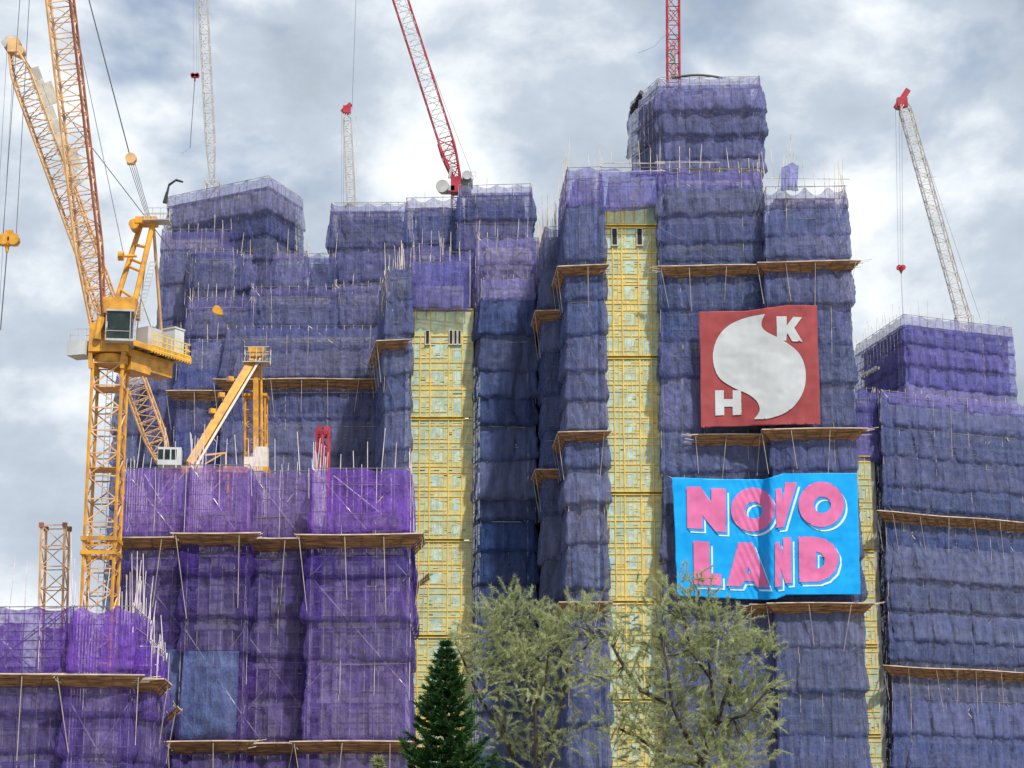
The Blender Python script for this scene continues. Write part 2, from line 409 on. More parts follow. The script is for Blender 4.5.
def catch_platform(path, u0, u1, z, parent, out=1.05, rise=.95, group_struts=True, strut_every=3.1, drop=3.6, label=None, thick=0.12):
    mb = MB(); st = 0.34
    us = [u for u in path.samples(st) if u0 - 1e-3 <= u <= u1 + 1e-3]
    if len(us) < 2: return
    def pt(u, f, dz=0.0):
        a = path.at(u, 0.12 + out * f); return Vector((a.x, a.y, z + rise * f + dz + 0.05 * math.sin(u * 0.5 + z) - .05 * rise))
    # long split-bamboo slats laid side by side, slightly uneven
    ns = 9
    for r_ in range(ns):
        f0 = r_ / ns + .01; f1 = (r_ + .86) / ns; k = 0
        while k < len(us) - 1:
            k2 = min(len(us) - 1, k + random.randint(6, 12)); e = random.uniform(-.025, .025)
            for a, b in zip(us[k:k2], us[k + 1:k2 + 1]):
                j1 = random.uniform(-.03, .09) if r_ == ns - 1 else 0; p = [pt(a, f0, e), pt(b, f0, e), pt(b, f1 + j1, e), pt(a, f1 + j1, e)]; q = [x + Vector((0, 0, thick * .5)) for x in p]
                mb.add(p + q, [(3, 2, 1, 0), (4, 5, 6, 7), (0, 1, 5, 4), (2, 3, 7, 6)], 0)
            k = k2
    for f, r in ((0.3, .035), (0.7, .035)):
        for a, b in zip(us, us[1:]): mb.pole(pt(a, f, -0.06), pt(b, f, -0.06), r, 4, 1, cap=False)
    for a, b in zip(us, us[1:]): mb.pole(pt(a, 1.03, 0.05), pt(b, 1.03, 0.05), 0.06, 4, 2, cap=False)
    # joists
    u = us[0] + 0.2
    while u < us[-1]:
        mb.pole(pt(u, 0.0, -.07), pt(u, 1.0 + random.uniform(.02, .1), -.07), 0.035, 4, 1); u += 1.3
    # loose pole ends at both ends
    for end, s in ((us[0], -1), (us[-1], 1)):
        k = 0 if s < 0 else len(path.n) - 1
        for kk in range(len(path.n)):
            if path.L[kk] - 1e-3 <= end <= path.L[kk + 1] + 1e-3: k = kk; break
        d = path.d[k] * s
        for i in range(5):
            p = pt(end, random.uniform(.3, 1.0), random.uniform(-.05, .1)); l = random.uniform(.4, 1.3)
            mb.pole(p - Vector((d.x, d.y, 0)) * .5, p + Vector((d.x * l, d.y * l, random.uniform(-.05, .35))), .035, 4, 2)
    o = mb.build('catch_platform', [M['board'], M['bamboo_dark'], M['board_edge']], parent)
    if label: o['label'] = label
    u = us[0] + 0.25
    while u < us[-1]:
        s = MB(); a = pt(u, 0.98, -.05); w = path.at(min(path.len, max(0, u + random.uniform(-.5, .5))), 0.55)
        s.pole(a, (w.x, w.y, z - drop * random.uniform(.75, 1.1)), 0.035, 4)
        s.build('strut', M['strut'], o); u += strut_every * random.uniform(.75, 1.2)
    return o

SEED = [0]
def block(parent, pts, ref, top, bot, net='net_blue', tiers=None, tier=(2.7, 4.4), amp=0.34, depth=10.0, sides='LR', topnet=None, top_h=1.6,
          scaf=True, fence=1.3, tips=(0.4, 2.2), tip_p=0.6, ragged=0.5, plats=(), core_drop=1.0, du=1.1, smat=None, step=0.22, dz=1.3, flat=(), above=0.0, piers=3.1, inner=False):
    """one wing of a tower: pts [(px, Y)...] left to right at photo row ref; top/bot photo rows (bot None = ground)"""
    Yf = min(p[1] for p in pts); zt = ZZ(top, Yf); zb = 0.0 if bot is None else ZZ(bot, Yf)
    w = [Vector((XX(p[0], ref, p[1]), p[1])) for p in pts]
    if 'L' in sides: w = [w[0] + Vector((0.15, depth))] + w
    if 'R' in sides: w = w + [w[-1] + Vector((-0.15, depth))]
    hw = (w[-1].x - w[0].x) * .4
    pnet = Path(([w[0] + Vector((hw, .2))] if 'L' in sides else []) + w + ([w[-1] + Vector((-hw, .2))] if 'R' in sides else [])) if hw > .5 and sides else None
    path = Path(w); zlow = max(zb, ZZ(800, Yf))
    core(path, zb, zt - core_drop, parent, pier=piers)
    if scaf: scaffold(path, zlow, zt + 0.0, parent, tips=tips, tip_p=tip_p, du=du, mat=smat, dz=dz, above=above)
    if inner:
        pin = Path([path.at(l, -1.5) for l in path.L[1:-1]]) if len(path.L) > 3 else path
        scaffold(pin, zt - core_drop - .3, zt - .3, parent, tips=(0, 1.5), du=1.25, dz=1.25, mat=M['steel_pole'], outer=0, name='inner_scaffold')
    # tier boundaries
    if tiers: bz = [ZZ(r, Yf) for r in tiers if ZZ(r, Yf) > zb + .5]
    else: bz = []
    z = bz[-1] if bz else zt
    lst = [zt] + bz if bz else [zt]
    if topnet and not bz: z = zt - top_h * random.uniform(.9, 1.1); lst.append(z)
    while z > zlow + 2.0:
        z -= random.uniform(*tier); lst.append(max(z, zlow))
        if z <= zlow: break
    if lst[-1] > zlow: lst.append(zlow)
    for i, (a, b) in enumerate(zip(lst, lst[1:])):
        SEED[0] += 1
        first = (i == 0)
        m = M[topnet] if (first and topnet) else M[net]
        am = amp * random.uniform(.65, 1.25) if not first else amp * .35
        if i in flat: am = 0.12
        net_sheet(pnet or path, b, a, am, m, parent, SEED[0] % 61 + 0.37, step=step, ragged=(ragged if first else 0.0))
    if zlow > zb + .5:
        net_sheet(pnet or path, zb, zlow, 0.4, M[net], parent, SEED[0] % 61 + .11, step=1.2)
    for pl in plats:
        row, u0, u1 = pl[:3]; kw = pl[3] if len(pl) > 3 else {}
        catch_platform(path, path.len * u0, path.len * u1, ZZ(row, Yf), parent, **kw)
    return path

def usides(path, a=1, b=None):
    """fraction range that covers path vertices a..b"""
    b = len(path.L) - 2 if b is None else b
    return path.L[a] / path.len, path.L[b] / path.len

exec_plats = []
def plat(path, Yf, row, a, b, parent, ea=0.0, eb=0.0, **kw):
    """platform between path vertices a and b (float index extends into side faces)"""
    ua = path.L[a] - ea; ub = path.L[b] + eb
    catch_platform(path, max(0, ua), min(path.len, ub), ZZ(row + 5, Yf), parent, **kw)

def yellow_wall(parent, x0, x1, Y, ref, joints, wins=(), depth=1.2, seed=1, cols=None):
    """infill bay of film-covered panels held by a yellow steel grid, split at the lift joints"""
    r = random.Random(seed)
    X0 = XX(x0, ref, Y); X1 = XX(x1, ref, Y); W = X1 - X0
    zs = [ZZ(j, Y) for j in joints]
    cols = cols or [0.01, .08, 0.17, 0.26, .33, 0.40, .48, 0.55, 0.62, .68, 0.75, 0.83, .90, 0.98]
    strong = {0.01, .17, 0.33, 0.62, .83}
    for k, (zt, zb) in enumerate(zip(zs, zs[1:])):
        mb = MB(); t = random.uniform(-.02, .02)
        mb.box(((X0 + X1) / 2, Y + .15, (zt + zb) / 2), W, 0.25, zt - zb - 0.16)
        pw = mb.build('film_panel', M['panel'], parent)
        g = MB()
        g.box(((X0 + X1) / 2, Y - .03, zt - .16), W, .16, .10, mi=0)
        fl = 2.85; z = zt - .55; nfl = max(1, int(round((zt - zb) / fl))); fh = (zt - zb - .3) / nfl
        top_plain = 1 if (k == 0 and wins) else 0
        for i in range(nfl):
            a = zt - .15 - fh * i; b = a - fh
            if i < top_plain: 
                for c in cols[1::3]: g.box((X0 + W * c, Y - .02, (a + b) / 2), .05, .08, fh)
                g.box(((X0 + X1) / 2, Y - .02, b), W, .09, .12); continue
            g.box(((X0 + X1) / 2, Y - .012, b + .02), W, .05, .09)
            g.box((X0 + W * .3, Y - .006, b + fh * .17), W * .58, .05, .05)
            g.box(((X0 + X1) / 2, Y - .008, a - fh * .26), W, .05, .05)
            for c in cols:
                if c in strong: g.box((X0 + W * c + r.uniform(-.03, .03), Y - .03, (a + b) / 2), .12, .05, fh)
                elif r.random() < .9:
                    hh = r.choice([1, .72, .55]); g.box((X0 + W * c + r.uniform(-.04, .04), Y - .002, a - fh * (1 - hh) - fh * hh / 2), .06, .045, fh * hh)
            for c0, c1 in zip(cols, cols[1:]):
                for q_ in range(3):
                    if r.random() < .40:
                        zz = b + fh * r.choice([.28, .36, .46, .56, .64, .85]); g.box((X0 + W * (c0 + c1) / 2, Y + .001, zz), W * (c1 - c0), .045, .05)
        g.build('steel_grid', M['yellow_steel'], pw)
        # misted window panes, two per floor
        for i in range(top_plain, nfl):
            a = zt - .15 - fh * i
            for c0, c1 in ((0.03, .15), (.36, .53), (.70, .80)):
                p = MB(); cx = X0 + W * (c0 + c1) / 2
                p.box((cx, Y + .02, a - fh * .58), W * (c1 - c0) * .9, .03, fh * .46)
                p.build('pane', M['pane'], pw)
    for (wx, wy0, wy1, ww) in wins:
        c = P(wx, (wy0 + wy1) / 2, Y); h = ZZ(wy0, Y) - ZZ(wy1, Y)
        f = MB(); w_ = ww * .103
        for s in (-1, 1): f.box((c.x + s * (w_ / 2 + .03), Y - .05, c.z), .07, .22, h + .1)
        f.box((c.x, Y - .07, c.z - h / 2 - .08), w_ + .24, .26, .09); f.box((c.x, Y - .04, c.z + h / 2 + .04), w_ + .12, .2, .06)
        wo = f.build('window', M['frame'], parent)
        d = MB(); d.box((c.x, Y - .03, c.z), w_, .13, h); d.build('window_dark_fill', M['dark_fill'], wo)  # solid near-black block; the unlit room's darkness is in its colour

# ================================================================== TOWERS
G = 'towers wrapped in scaffold netting'
# ---- tall central tower -------------------------------------------------
T = empty('tower_block', (P(700, 450, 226).x, 226, 0), 'tallest blue netted tower, the one carrying the red banner and the bright blue banner', 'tower block', G)
A = block(T, [(663.5, 221.3), (768, 221.0)], 450, 168, None, sides='LR', depth=14, tiers=[190, 215, 243, 262, 311, 342, 378, 430, 473, 520, 560, 602, 645, 690, 735, 775], topnet='net_violet', flat=(5, 9), tips=(.5, 3.2), tip_p=.8, piers=3.0)
plat(A, 221, 272, 1, 2, T, ea=-.6, eb=-.3, label='brown board platform under the first line of sheets, left half')
plat(A, 221, 441, 1, 2, T, ea=-3.2, eb=-.3)
plat(A, 221, 610, 1, 2, T, ea=-7.5, eb=-.3)
B = block(T, [(773, 219.4), (855, 219.0)], 450, 186, None, sides='LR', depth=15, tiers=[208, 236, 258, 306, 345, 385, 428, 470, 515, 560, 600, 648, 692, 736, 775], topnet='net_top', flat=(4, 8), tips=(.5, 4.4), tip_p=.9, ragged=1.0)
plat(B, 219, 268, 1, 2, T, ea=.9, eb=.25); plat(B, 219, 435, 1, 2, T, ea=.9, eb=.25); plat(B, 219, 609, 1, 2, T, ea=.9, eb=.25)
Cb = block(T, [(561.5, 232), (569, 222.4), (604.5, 222.0)], 450, 166, None, sides='LR', depth=8, tiers=[206, 262, 300, 335, 372, 400, 432, 470, 505, 545, 590, 635, 680, 725, 770], topnet='net_violet', amp=.42, tips=(1.0, 3.6), tip_p=.8)
plat(Cb, 222, 272, 1, 3, T, ea=0, eb=-.3); plat(Cb, 222, 438, 1, 3, T, eb=-.3); plat(Cb, 222, 608, 1, 3, T, eb=-.3)
Db = block(T, [(541, 236), (546, 229.5), (566, 229.3)], 450, 226, None, sides='LR', depth=8, tiers=[262, 308, 350, 395, 430, 468, 515, 560, 600, 645, 690, 730, 770], amp=.38, tips=(1.5, 5.0), tip_p=.9)
plat(Db, 229.3, 317, 1, 3, T, eb=-.3); plat(Db, 229.3, 475, 1, 3, T, eb=-.3)
block(T, [(531, 243.5), (550, 243.3)], 450, 238, None, net='net_navy_shaded', depth=6, tips=(.5, 3), tip_p=.8)  # added dark filler wing: hides the bright sky so the tower gap stays dark
# infill bay and the net hung over its top
yellow_wall(T, 605, 663, 222.9, 450, [205, 226, 357, 493, 602, 700, 800], wins=[(614.5, 229, 245, 5), (639.5, 229, 245, 5)], seed=3)
sp = Path([(XX(600, 200, 222), 221.9), (XX(661, 200, 222), 221.8)])
net_sheet(sp, ZZ(211, 222), ZZ(168, 222), .45, M['net_violet'], T, 5.2, step=.25, ragged=.5)
scaffold(sp, ZZ(205, 222), ZZ(168, 222), T, tips=(1, 3.5))
core(Path([(XX(607, 300, 222), 223.4), (XX(661, 300, 222), 223.4)] ), 0, ZZ(175, 223.4), T, off=-.2) if False else None
mb = MB(); mb.box((XX(634, 400, 228), 229, ZZ(172, 222) / 2), 5.2, 10.5, ZZ(172, 222)); mb.build('concrete_wall', M['concrete'], T)
# roof block
Rf = block(T, [(631, 234), (660, 226.5), (761, 226)], 120, 76, 172, tiers=[88, 112, 136, 160], topnet='net_top', amp=.4, sides='R', depth=8, tips=(.1, .8), tip_p=.3, ragged=.3, net='net_indigo')
# loose tarpaulin and a torn net pennant on the roof edges
t = MB()
pp = [P(631 + i * 1.3 + random.uniform(-.8, .8), 113 - i * 2.6, 231.5 - i * .5) for i in range(9)]
for a, b in zip(pp, pp[1:]): t.pole(a, b, random.uniform(.15, .4), 6, r2=random.uniform(.15, .4))
t.build('rolled_tarpaulin', M['black'], T)
t = MB()
cpts = [P(672 + i * 6.3, 78 - 3.0 * math.sin(i / 8 * math.pi) , 226.3) for i in range(9)]
for a, b in zip(cpts, cpts[1:]): t.pole(a, b, .13, 5)
t.build('folded_net', M['black'], T)
fl = Path([(P(782, 185, 219).x, 219.0), (P(788, 185, 219).x, 218.7), (P(792, 185, 219).x, 218.95), (P(799, 185, 219).x, 218.5)])
net_sheet(fl, ZZ(192, 219), ZZ(162, 219), .35, M['net_violet'], T, 2.9, step=.18, ragged=1.2, name='loose_net')
t = MB()
for i in range(6):
    a = P(778 + i * 3.5, 190, 219.3); b = P(781 + i * 3.2, 135 + abs(i - 3) * 10, 219.3); t.pole(a, b, .05, 4)
t.build('long_poles', M['bamboo'], T)
# handrail between roof block and wings
t = MB()
for row, x0, x1, yy in ((163, 600, 665, 221), (162, 655, 720, 220.6), (178, 765, 850, 218.9), (172, 600, 665, 221)):
    t.pole(P(x0, row, yy), P(x1, row + random.uniform(-2, 2), yy), .05, 4)
t.build('handrail', M['bamboo'], T)

# ---- middle tower --------------------------------------------------------
T = empty('tower_block', (P(460, 450, 240).x, 240, 0), 'middle tower with a shaded navy netted wing right of its yellow panelled bay', 'tower block', G)
E = block(T, [(378, 246), (385, 237), (409, 236.5)], 450, 266, None, sides='R', depth=8, tiers=[300, 335, 375, 410, 450, 492, 530, 575, 620, 665, 710, 755], amp=.34, tips=(.2, 1.0), tip_p=.4)
plat(E, 236.5, 345, 0, 2, T, ea=0, eb=-.4)
yellow_wall(T, 408.5, 473, 237.6, 450, [308, 418, 540, 636, 720, 800], wins=[(427.5, 331, 344, 3.5), (451, 331, 344, 3.2), (455.5, 331, 344, 2.6), (459.5, 331, 344, 2.6)], seed=9)
mb = MB(); mb.box((XX(440, 400, 243), 243.9, ZZ(290, 240) / 2), 5.4, 11, ZZ(290, 240)); mb.build('concrete_wall', M['concrete'], T)
Fb = block(T, [(472, 240), (482, 235.2), (534, 235)], 450, 278, None, net='net_navy_shaded', sides='R', depth=10, tiers=[301, 335, 372, 398, 425, 460, 500, 520, 552, 585, 625, 670, 715, 760], amp=.38, tips=(.2, .6), tip_p=.3, topnet='net_violet', ragged=.2)
sp = Path([(XX(410, 280, 237), 237.0), (XX(470, 280, 237), 236.6)])
net_sheet(sp, ZZ(312, 237), ZZ(262, 237), .4, M['net_violet'], T, 3.3, step=.25, ragged=.3)
scaffold(sp, ZZ(308, 237), ZZ(262, 237), T, tips=(.5, 2.5))
block(T, [(412, 240.5), (441, 240.4)], 255, 243, 300, net='net_top', tier=(2.2, 3), amp=.35, tips=(.5, 2))
block(T, [(441, 241.5), (478, 241.4)], 255, 252, 300, net='net_violet', tier=(2.2, 3), amp=.35, tips=(.5, 3))
block(T, [(477, 238.2), (538, 238)], 255, 237, 292, net='net_top', tier=(3, 4), amp=.4, tips=(.5, 2.5))
block(T, [(331, 265), (407, 264.8)], 240, 202, 345, net='net_indigo', tiers=[214, 250, 282], topnet='net_top', amp=.3, tips=(.1, .6), tip_p=.3, ragged=.5)
block(T, [(406, 245.5), (461, 245.3)], 240, 197, 345, net='net_indigo', tiers=[212, 245, 275], topnet='net_top', amp=.35, tips=(.1, .8), tip_p=.4, ragged=.6)
block(T, [(459, 243.6), (531, 243.2)], 240, 184, 345, net='net_indigo', tiers=[196, 222, 250, 275], topnet='net_top', amp=.35, tips=(.1, .8), tip_p=.4, ragged=.4)
# open steel left of the wing: bare starter poles
t = MB()
for i in range(14):
    x = random.uniform(384, 408); t.pole(P(x, 270, 238.5), P(x + random.uniform(-1.5, 1.5), 262 - random.uniform(2, 22), 238.5), .04, 3)
t.build('starter_poles', M['bamboo'], T); t = MB()
for i in range(16):
    x = random.uniform(537, 560); t.pole(P(x, 240, 232), P(x + random.uniform(-1.5, 1.5), 235 - random.uniform(8, 40), 232), .045, 3)
t.build('starter_poles', M['bamboo'], T)

# ---- stepped tower at the left back ------------------------------------------
T = empty('tower_block', (P(260, 400, 256).x, 256, 0), 'stepped indigo netted tower behind the yellow cranes, its roof in terraces', 'tower block', G)
block(T, [(167, 266), (268, 258), (302, 266.5)], 220, 176, 310, net='net_indigo', tiers=[190, 212, 236, 262, 290], topnet='net_top', sides='', amp=.4, tips=(.1, .5), tip_p=.2, ragged=.3)
kw = dict(net='net_indigo', topnet='net_top', amp=.28, depth=8)
block(T, [(161, 260.6), (240, 260.4)], 260, 229, 350, tiers=[252, 285, 320], tips=(.3, 2), **kw)
block(T, [(187, 257.6), (195, 256.5), (232, 256.3), (241, 257.8)], 290, 249, 350, tiers=[256, 290, 320], tips=(.1, .3), **kw)
block(T, [(239, 258.6), (306, 258.4)], 290, 251, 350, tiers=[260, 290, 320], tips=(.5, 3.4), tip_p=.9, **kw)
block(T, [(304, 262), (334, 262)], 290, 254, 350, tiers=[262, 290, 320], tips=(.3, 4), tip_p=.5, **kw)
block(T, [(251, 254.4), (336, 254.2)], 300, 286, 390, tiers=[296, 326, 360], tips=(.3, 1.5), **kw)
block(T, [(334, 255.6), (389, 255.4)], 300, 284, 390, tiers=[292, 326, 360], tips=(.3, 1.5), **kw)
block(T, [(188, 253), (252, 252.8)], 310, 297, 400, tiers=[312, 338, 370], tips=(.3, 2), **kw)
g = block(T, [(224, 250.2), (389, 250)], 400, 326, None, tiers=[352, 379, 420, 455, 500], tips=(.1, .5), tip_p=.2, net='net_indigo', amp=.32, depth=10, flat=(2,))
plat(g, 250, 384, 1, 2, T, ea=.5, eb=-.3)
h = block(T, [(177, 251.5), (225, 251.3)], 400, 339, None, tiers=[372, 393, 430, 465, 510], net='net_indigo', amp=.32, depth=8, flat=(2,), tip_p=.3)
plat(h, 251.4, 396, 1, 2, T, ea=.6, eb=-.2)
block(T, [(149, 254), (179, 253.8)], 400, 326, None, tiers=[352, 393, 430, 465, 510], net='net_indigo', amp=.32, depth=8, tip_p=.5)
block(T, [(114, 256), (151, 255.8)], 440, 374, None, tiers=[400, 435, 465, 510], net='net_blue', amp=.32, depth=8, tip_p=.5)
t = MB()
pts_ = [P(183, 182, 263), P(176, 180, 262.6), P(169, 185, 262.4), P(167, 194, 262.3)]
for a, b in zip(pts_, pts_[1:]): t.pole(a, b, .13, 6, r2=.17)
t.pole(P(167, 192, 262.3), P(165, 203, 262.3), .16, 7, r2=.33)
t.build('hanging_tarpaulin', M['black'], T)

# ---- right tower -----------------------------------------------------------
T = empty('tower_block', (P(960, 500, 256).x, 256, 0), 'blue netted tower at the right edge with a narrow roof block', 'tower block', G)
r_ = block(T, [(876, 262), (888, 250), (1075, 260)], 560, 390, None, sides='', tiers=[404, 425, 455, 485, 508, 545, 580, 610, 640, 662, 700, 735, 770], topnet='net_violet', amp=.34, tips=(.1, .7), tip_p=.4, flat=(5, 10), ragged=.2)
plat(r_, 250, 517, 1, 2, T, ea=1.0, out=1.1, rise=.95); plat(r_, 250, 671, 1, 2, T, ea=1.0, out=1.1, rise=.95)
block(T, [(856, 268), (905, 253), (1013, 259)], 350, 314, 400, sides='', tiers=[328, 345, 365, 385], topnet='net_top', net='net_violet', amp=.35, tips=(.3, 2.2), tip_p=.9, ragged=.3)
block(T, [(849, 251.4), (877, 251.2)], 420, 388, 462, net='net_violet', tier=(2.5, 3.2), amp=.4, tips=(.1, .5))
yellow_wall(T, 856, 876, 250.9, 600, [455, 550, 645, 735, 800], seed=21, cols=[.1, .3, .5, .7, .9])
mb = MB(); mb.box((XX(866, 600, 255), 254.6, ZZ(440, 251) / 2), 2.0, 6.8, ZZ(440, 251)); mb.build('concrete_wall', M['concrete'], T)
sheet = MB(); a = P(864, 372, 262)
for i in range(6): sheet.box(P(862 + i * 3, 376 - i * 1.6, 264 - i * .9), .7, .25, .35, rz=.6)
sheet.build('loose_white_sheet', M['cloth_white'], T)

# ---- purple tower in front ---------------------------------------------------
T = empty('tower_block', (P(265, 600, 176).x, 176, 0), 'half-built purple netted tower with one pale blue sheet low on its front', 'tower block', G)
kw = dict(net='net_plum', topnet='net_purple', amp=.32, depth=11, smat=M['steel_pole'], du=1.05, dz=1.15, tips=(.4, 3.4), tip_p=.8, ragged=.25, step=.2, core_drop=3.6, inner=True)
tr_ = [537, 575, 618, 658, 700, 742, 775]
f1 = block(T, [(116, 172.6), (186, 172.4)], 600, 467, None, tiers=tr_, **kw)
f2 = block(T, [(185, 171.3), (246, 171.2)], 600, 465, None, tiers=[534, 577, 620, 656, 740, 775], **kw)
f3 = block(T, [(245, 172.8), (311, 172.6)], 600, 470, None, tiers=tr_, **kw)
f4 = block(T, [(309, 170.2), (408, 170)], 600, 468, None, tiers=[533, 580, 622, 660, 741, 775], **kw)
for f, yy, row in ((f1, 172.5, 545), (f2, 171.2, 541), (f3, 172.7, 546)):
    plat(f, yy, row, 1, 2, T, ea=.2, eb=.1, out=1.0, rise=.85, drop=5.5)
plat(f4, 170, 543, 1, 3, T, ea=.2, eb=-6.5, out=1.0, rise=.9, drop=5.5)
plat(f4, 170, 572, 2, 3, T, ea=-5.5, eb=-2.5, out=1.3, rise=.9)
for f, yy, row in ((f1, 172.5, 750), (f2, 171.2, 749), (f3, 172.7, 751), (f4, 170, 749)):
    plat(f, yy, row, 1, 2, T, ea=.2, eb=.1, out=1.0, rise=.85)
bq_ = Path([(XX(160, 700, 171.9), 171.9), (XX(181.5, 700, 171.9), 171.8)])
net_sheet(bq_, ZZ(738, 171.9), ZZ(655, 171.9), .4, M['net_blue'], T, 4.8, step=.22, label='bluish net sheet patched over the purple ones')
bp_ = Path([(XX(182, 700, 170.7), 170.75), (XX(238, 700, 170.7), 170.65)])
net_sheet(bp_, ZZ(738, 170.7), ZZ(657, 170.7), .5, M['net_bluepatch'], T, 8.8, step=.22, label='pale blue net sheet patched over the purple ones')
# left return with its loose poles
t = MB()
for i in range(9):
    x = 122 + i * 2.7; t.pole(P(x, 625, 166), P(x + random.uniform(-2, 3), random.uniform(550, 595), 166.5), .035, 4)
t.build('loose_poles', M['bamboo'], T)

# ---- low purple tower far left ------------------------------------------------
T = empty('tower_block', (P(60, 700, 154).x, 154, 0), 'low purple netted tower in the bottom left corner, its open top full of bare poles', 'tower block', G)
kw['depth'] = 8; kw['core_drop'] = 5.0; kw['topnet'] = 'net_purple_thick'; kw['ragged'] = .6
q1 = block(T, [(-60, 150.3), (68, 150)], 700, 606, None, tiers=[673, 715, 755], tips=(.5, 6), tip_p=.5, **{k: v for k, v in kw.items() if k not in ('tips', 'tip_p')})
q2 = block(T, [(69, 148.9), (131, 148.7)], 700, 606, None, tiers=[673, 718, 760], **kw)
q3 = block(T, [(130, 149.6), (149, 149.6)], 700, 640, None, tiers=[678, 720, 760], **{k: v for k, v in kw.items() if k not in ('tips', 'ragged')}, tips=(.5, 3), ragged=.8)
plat(q1, 150, 682, 1, 2, T, out=.9, rise=.8, drop=5); plat(q2, 148.8, 684, 1, 2, T, ea=.1, eb=.2, out=.9, rise=.8, drop=5)
plat(q3, 149.6, 690, 1, 3, T, eb=-4.5, out=1.0, rise=.9)
plat(q3, 149.6, 712, 2, 3, T, ea=-5, eb=-.5, out=1.1, rise=1.1)
t = MB()
for i in range(10):
    x = 118 + i * 4.0; t.pole(P(x, 640 + i * 3, 153), P(x + random.uniform(-2, 3), random.uniform(600, 640), 153), .03, 4)
t.build('loose_poles', M['bamboo'], T)

# ================================================================== BANNERS
def banY(px, py):
    a = 219.75; b = 217.9
    t = 1 / (1 + math.exp(-(px - 766) / 1.8)); y = a * (1 - t) + b * t
    y += .12 * math.exp(-((px - 764.5) / 3.0) ** 2)
    return y
def redY(px, py):
    t = 1 / (1 + math.exp(-(px - 757) / 15.0)); return 219.6 * (1 - t) + 217.8 * t
def wr(px, py, k, fold):
    n = float(fnoise(np.array(px / 9.0 + py / 24.0 + k), np.array(py / 30.0 + k), 1)) - .5
    m = float(fnoise(np.array(px / 28.0 + k), np.array(py / 22.0), 2)) - .5
    g = 0
    if fold:   # diagonal pull creases running into the fold
        d = max(0, 1 - abs(px - 757) / 28); g = .035 * d * math.sin((px * .9 - py * .42) * 1.05)
    return .14 * n + .25 * m + g
def inside(pt, poly):
    x, y = pt; c = False; n = len(poly)
    for i in range(n):
        x1, y1 = poly[i]; x2, y2 = poly[(i + 1) % n]
        if (y1 > y) != (y2 > y) and x < (x2 - x1) * (y - y1) / (y2 - y1) + x1: c = not c
    return c
def tess(polys, depth, off, step=2.0):
    """triangulate outline(s) given in photo units and lay them on the banner surface"""
    co = []; ed = []
    for p in polys:
        q = []
        for a, b in zip(p, p[1:] + p[:1]):
            n = max(1, int(math.hypot(b[0] - a[0], b[1] - a[1]) / step))
            q += [(a[0] + (b[0] - a[0]) * i / n, a[1] + (b[1] - a[1]) * i / n) for i in range(n)]
        s = len(co); co += q; ed += [(s + i, s + (i + 1) % len(q)) for i in range(len(q))]
    xs = [c[0] for c in co]; ys = [c[1] for c in co]
    y = min(ys) + step / 2
    while y < max(ys):
        x = min(xs) + step / 2
        while x < max(xs):
            j = (x + random.uniform(-.1, .1), y + random.uniform(-.1, .1))
            if sum(inside(j, p) for p in polys) % 2: co.append(j)
            x += step
        y += step
    v, e, f, *_ = delaunay_2d_cdt([Vector(c) for c in co], ed, [], 0, 1e-5)
    F_ = []
    for t in f:
        c = ((v[t[0]].x + v[t[1]].x + v[t[2]].x) / 3, (v[t[0]].y + v[t[1]].y + v[t[2]].y) / 3)
        if sum(inside(c, p) for p in polys) % 2: F_.append(tuple(t))
    return [P(p.x, p.y, depth(p.x, p.y) - off) for p in v], F_
def flat_part(name, polys, depth, off, mat, parent, label=None, step=1.3):
    v, f = tess(polys, depth, off, step)
    mb = MB(); mb.add(v, f); o = mb.build(name, mat, parent, smooth=True)
    if label: o['label'] = label
    return o
def banner_sheet(name, poly, depth, mat, step=1.6):
    v, f = tess([poly], depth, 0, step)
    n = len(v); mb = MB()
    mb.add(v, f)
    o = mb.build(name, mat, None, smooth=True)
    sol = o.modifiers.new('thickness', 'SOLIDIFY'); sol.thickness = .02; sol.offset = 0
    return o
def edge(pts, n=8, j=.6):
    out = []
    for a, b in zip(pts, pts[1:]):
        out += [(a[0] + (b[0] - a[0]) * i / n + (random.uniform(-j, j) if i else 0), a[1] + (b[1] - a[1]) * i / n + (random.uniform(-j, j) if i else 0)) for i in range(n)]
    return out
# red banner
dR = lambda x, y: redY(x, y) + wr(x, y, 3.3, False)
poly = edge([(699, 311.5), (745, 311), (786, 305), (817, 305.5), (820.5, 424.5), (790, 424.5), (748, 426), (701, 427.5), (699, 311.5)], 6, .35)
RB = banner_sheet('banner', poly, dR, M['ban_red'])
tag(RB, 'dark red square banner with a white S shape and the letters H and K', 'banner', 'banners hung on the tallest tower')
z1 = lambda pts: [(540 + x / 2.258, 280 + y / 2.258) for x, y in pts]
def smooth(pts, n=5):
    out = []; L = len(pts)
    for i in range(L):
        p0, p1, p2, p3 = [Vector(pts[(i + k) % L]) for k in (-1, 0, 1, 2)]
        for k in range(n):
            t = k / n
            out.append(tuple(.5 * ((2 * p1) + (p2 - p0) * t + (2 * p0 - 5 * p1 + 4 * p2 - p3) * t * t + (3 * p1 - p0 - 3 * p2 + p3) * t ** 3)))
    return out
def smooth_open(pts, n=5):
    out = []
    for i in range(len(pts) - 1):
        p0 = Vector(pts[max(0, i - 1)]); p1 = Vector(pts[i]); p2 = Vector(pts[i + 1]); p3 = Vector(pts[min(len(pts) - 1, i + 2)])
        for k in range(n):
            t = k / n
            out.append(tuple(.5 * ((2 * p1) + (p2 - p0) * t + (2 * p0 - 5 * p1 + 4 * p2 - p3) * t * t + (3 * p1 - p0 - 3 * p2 + p3) * t ** 3)))
    return out
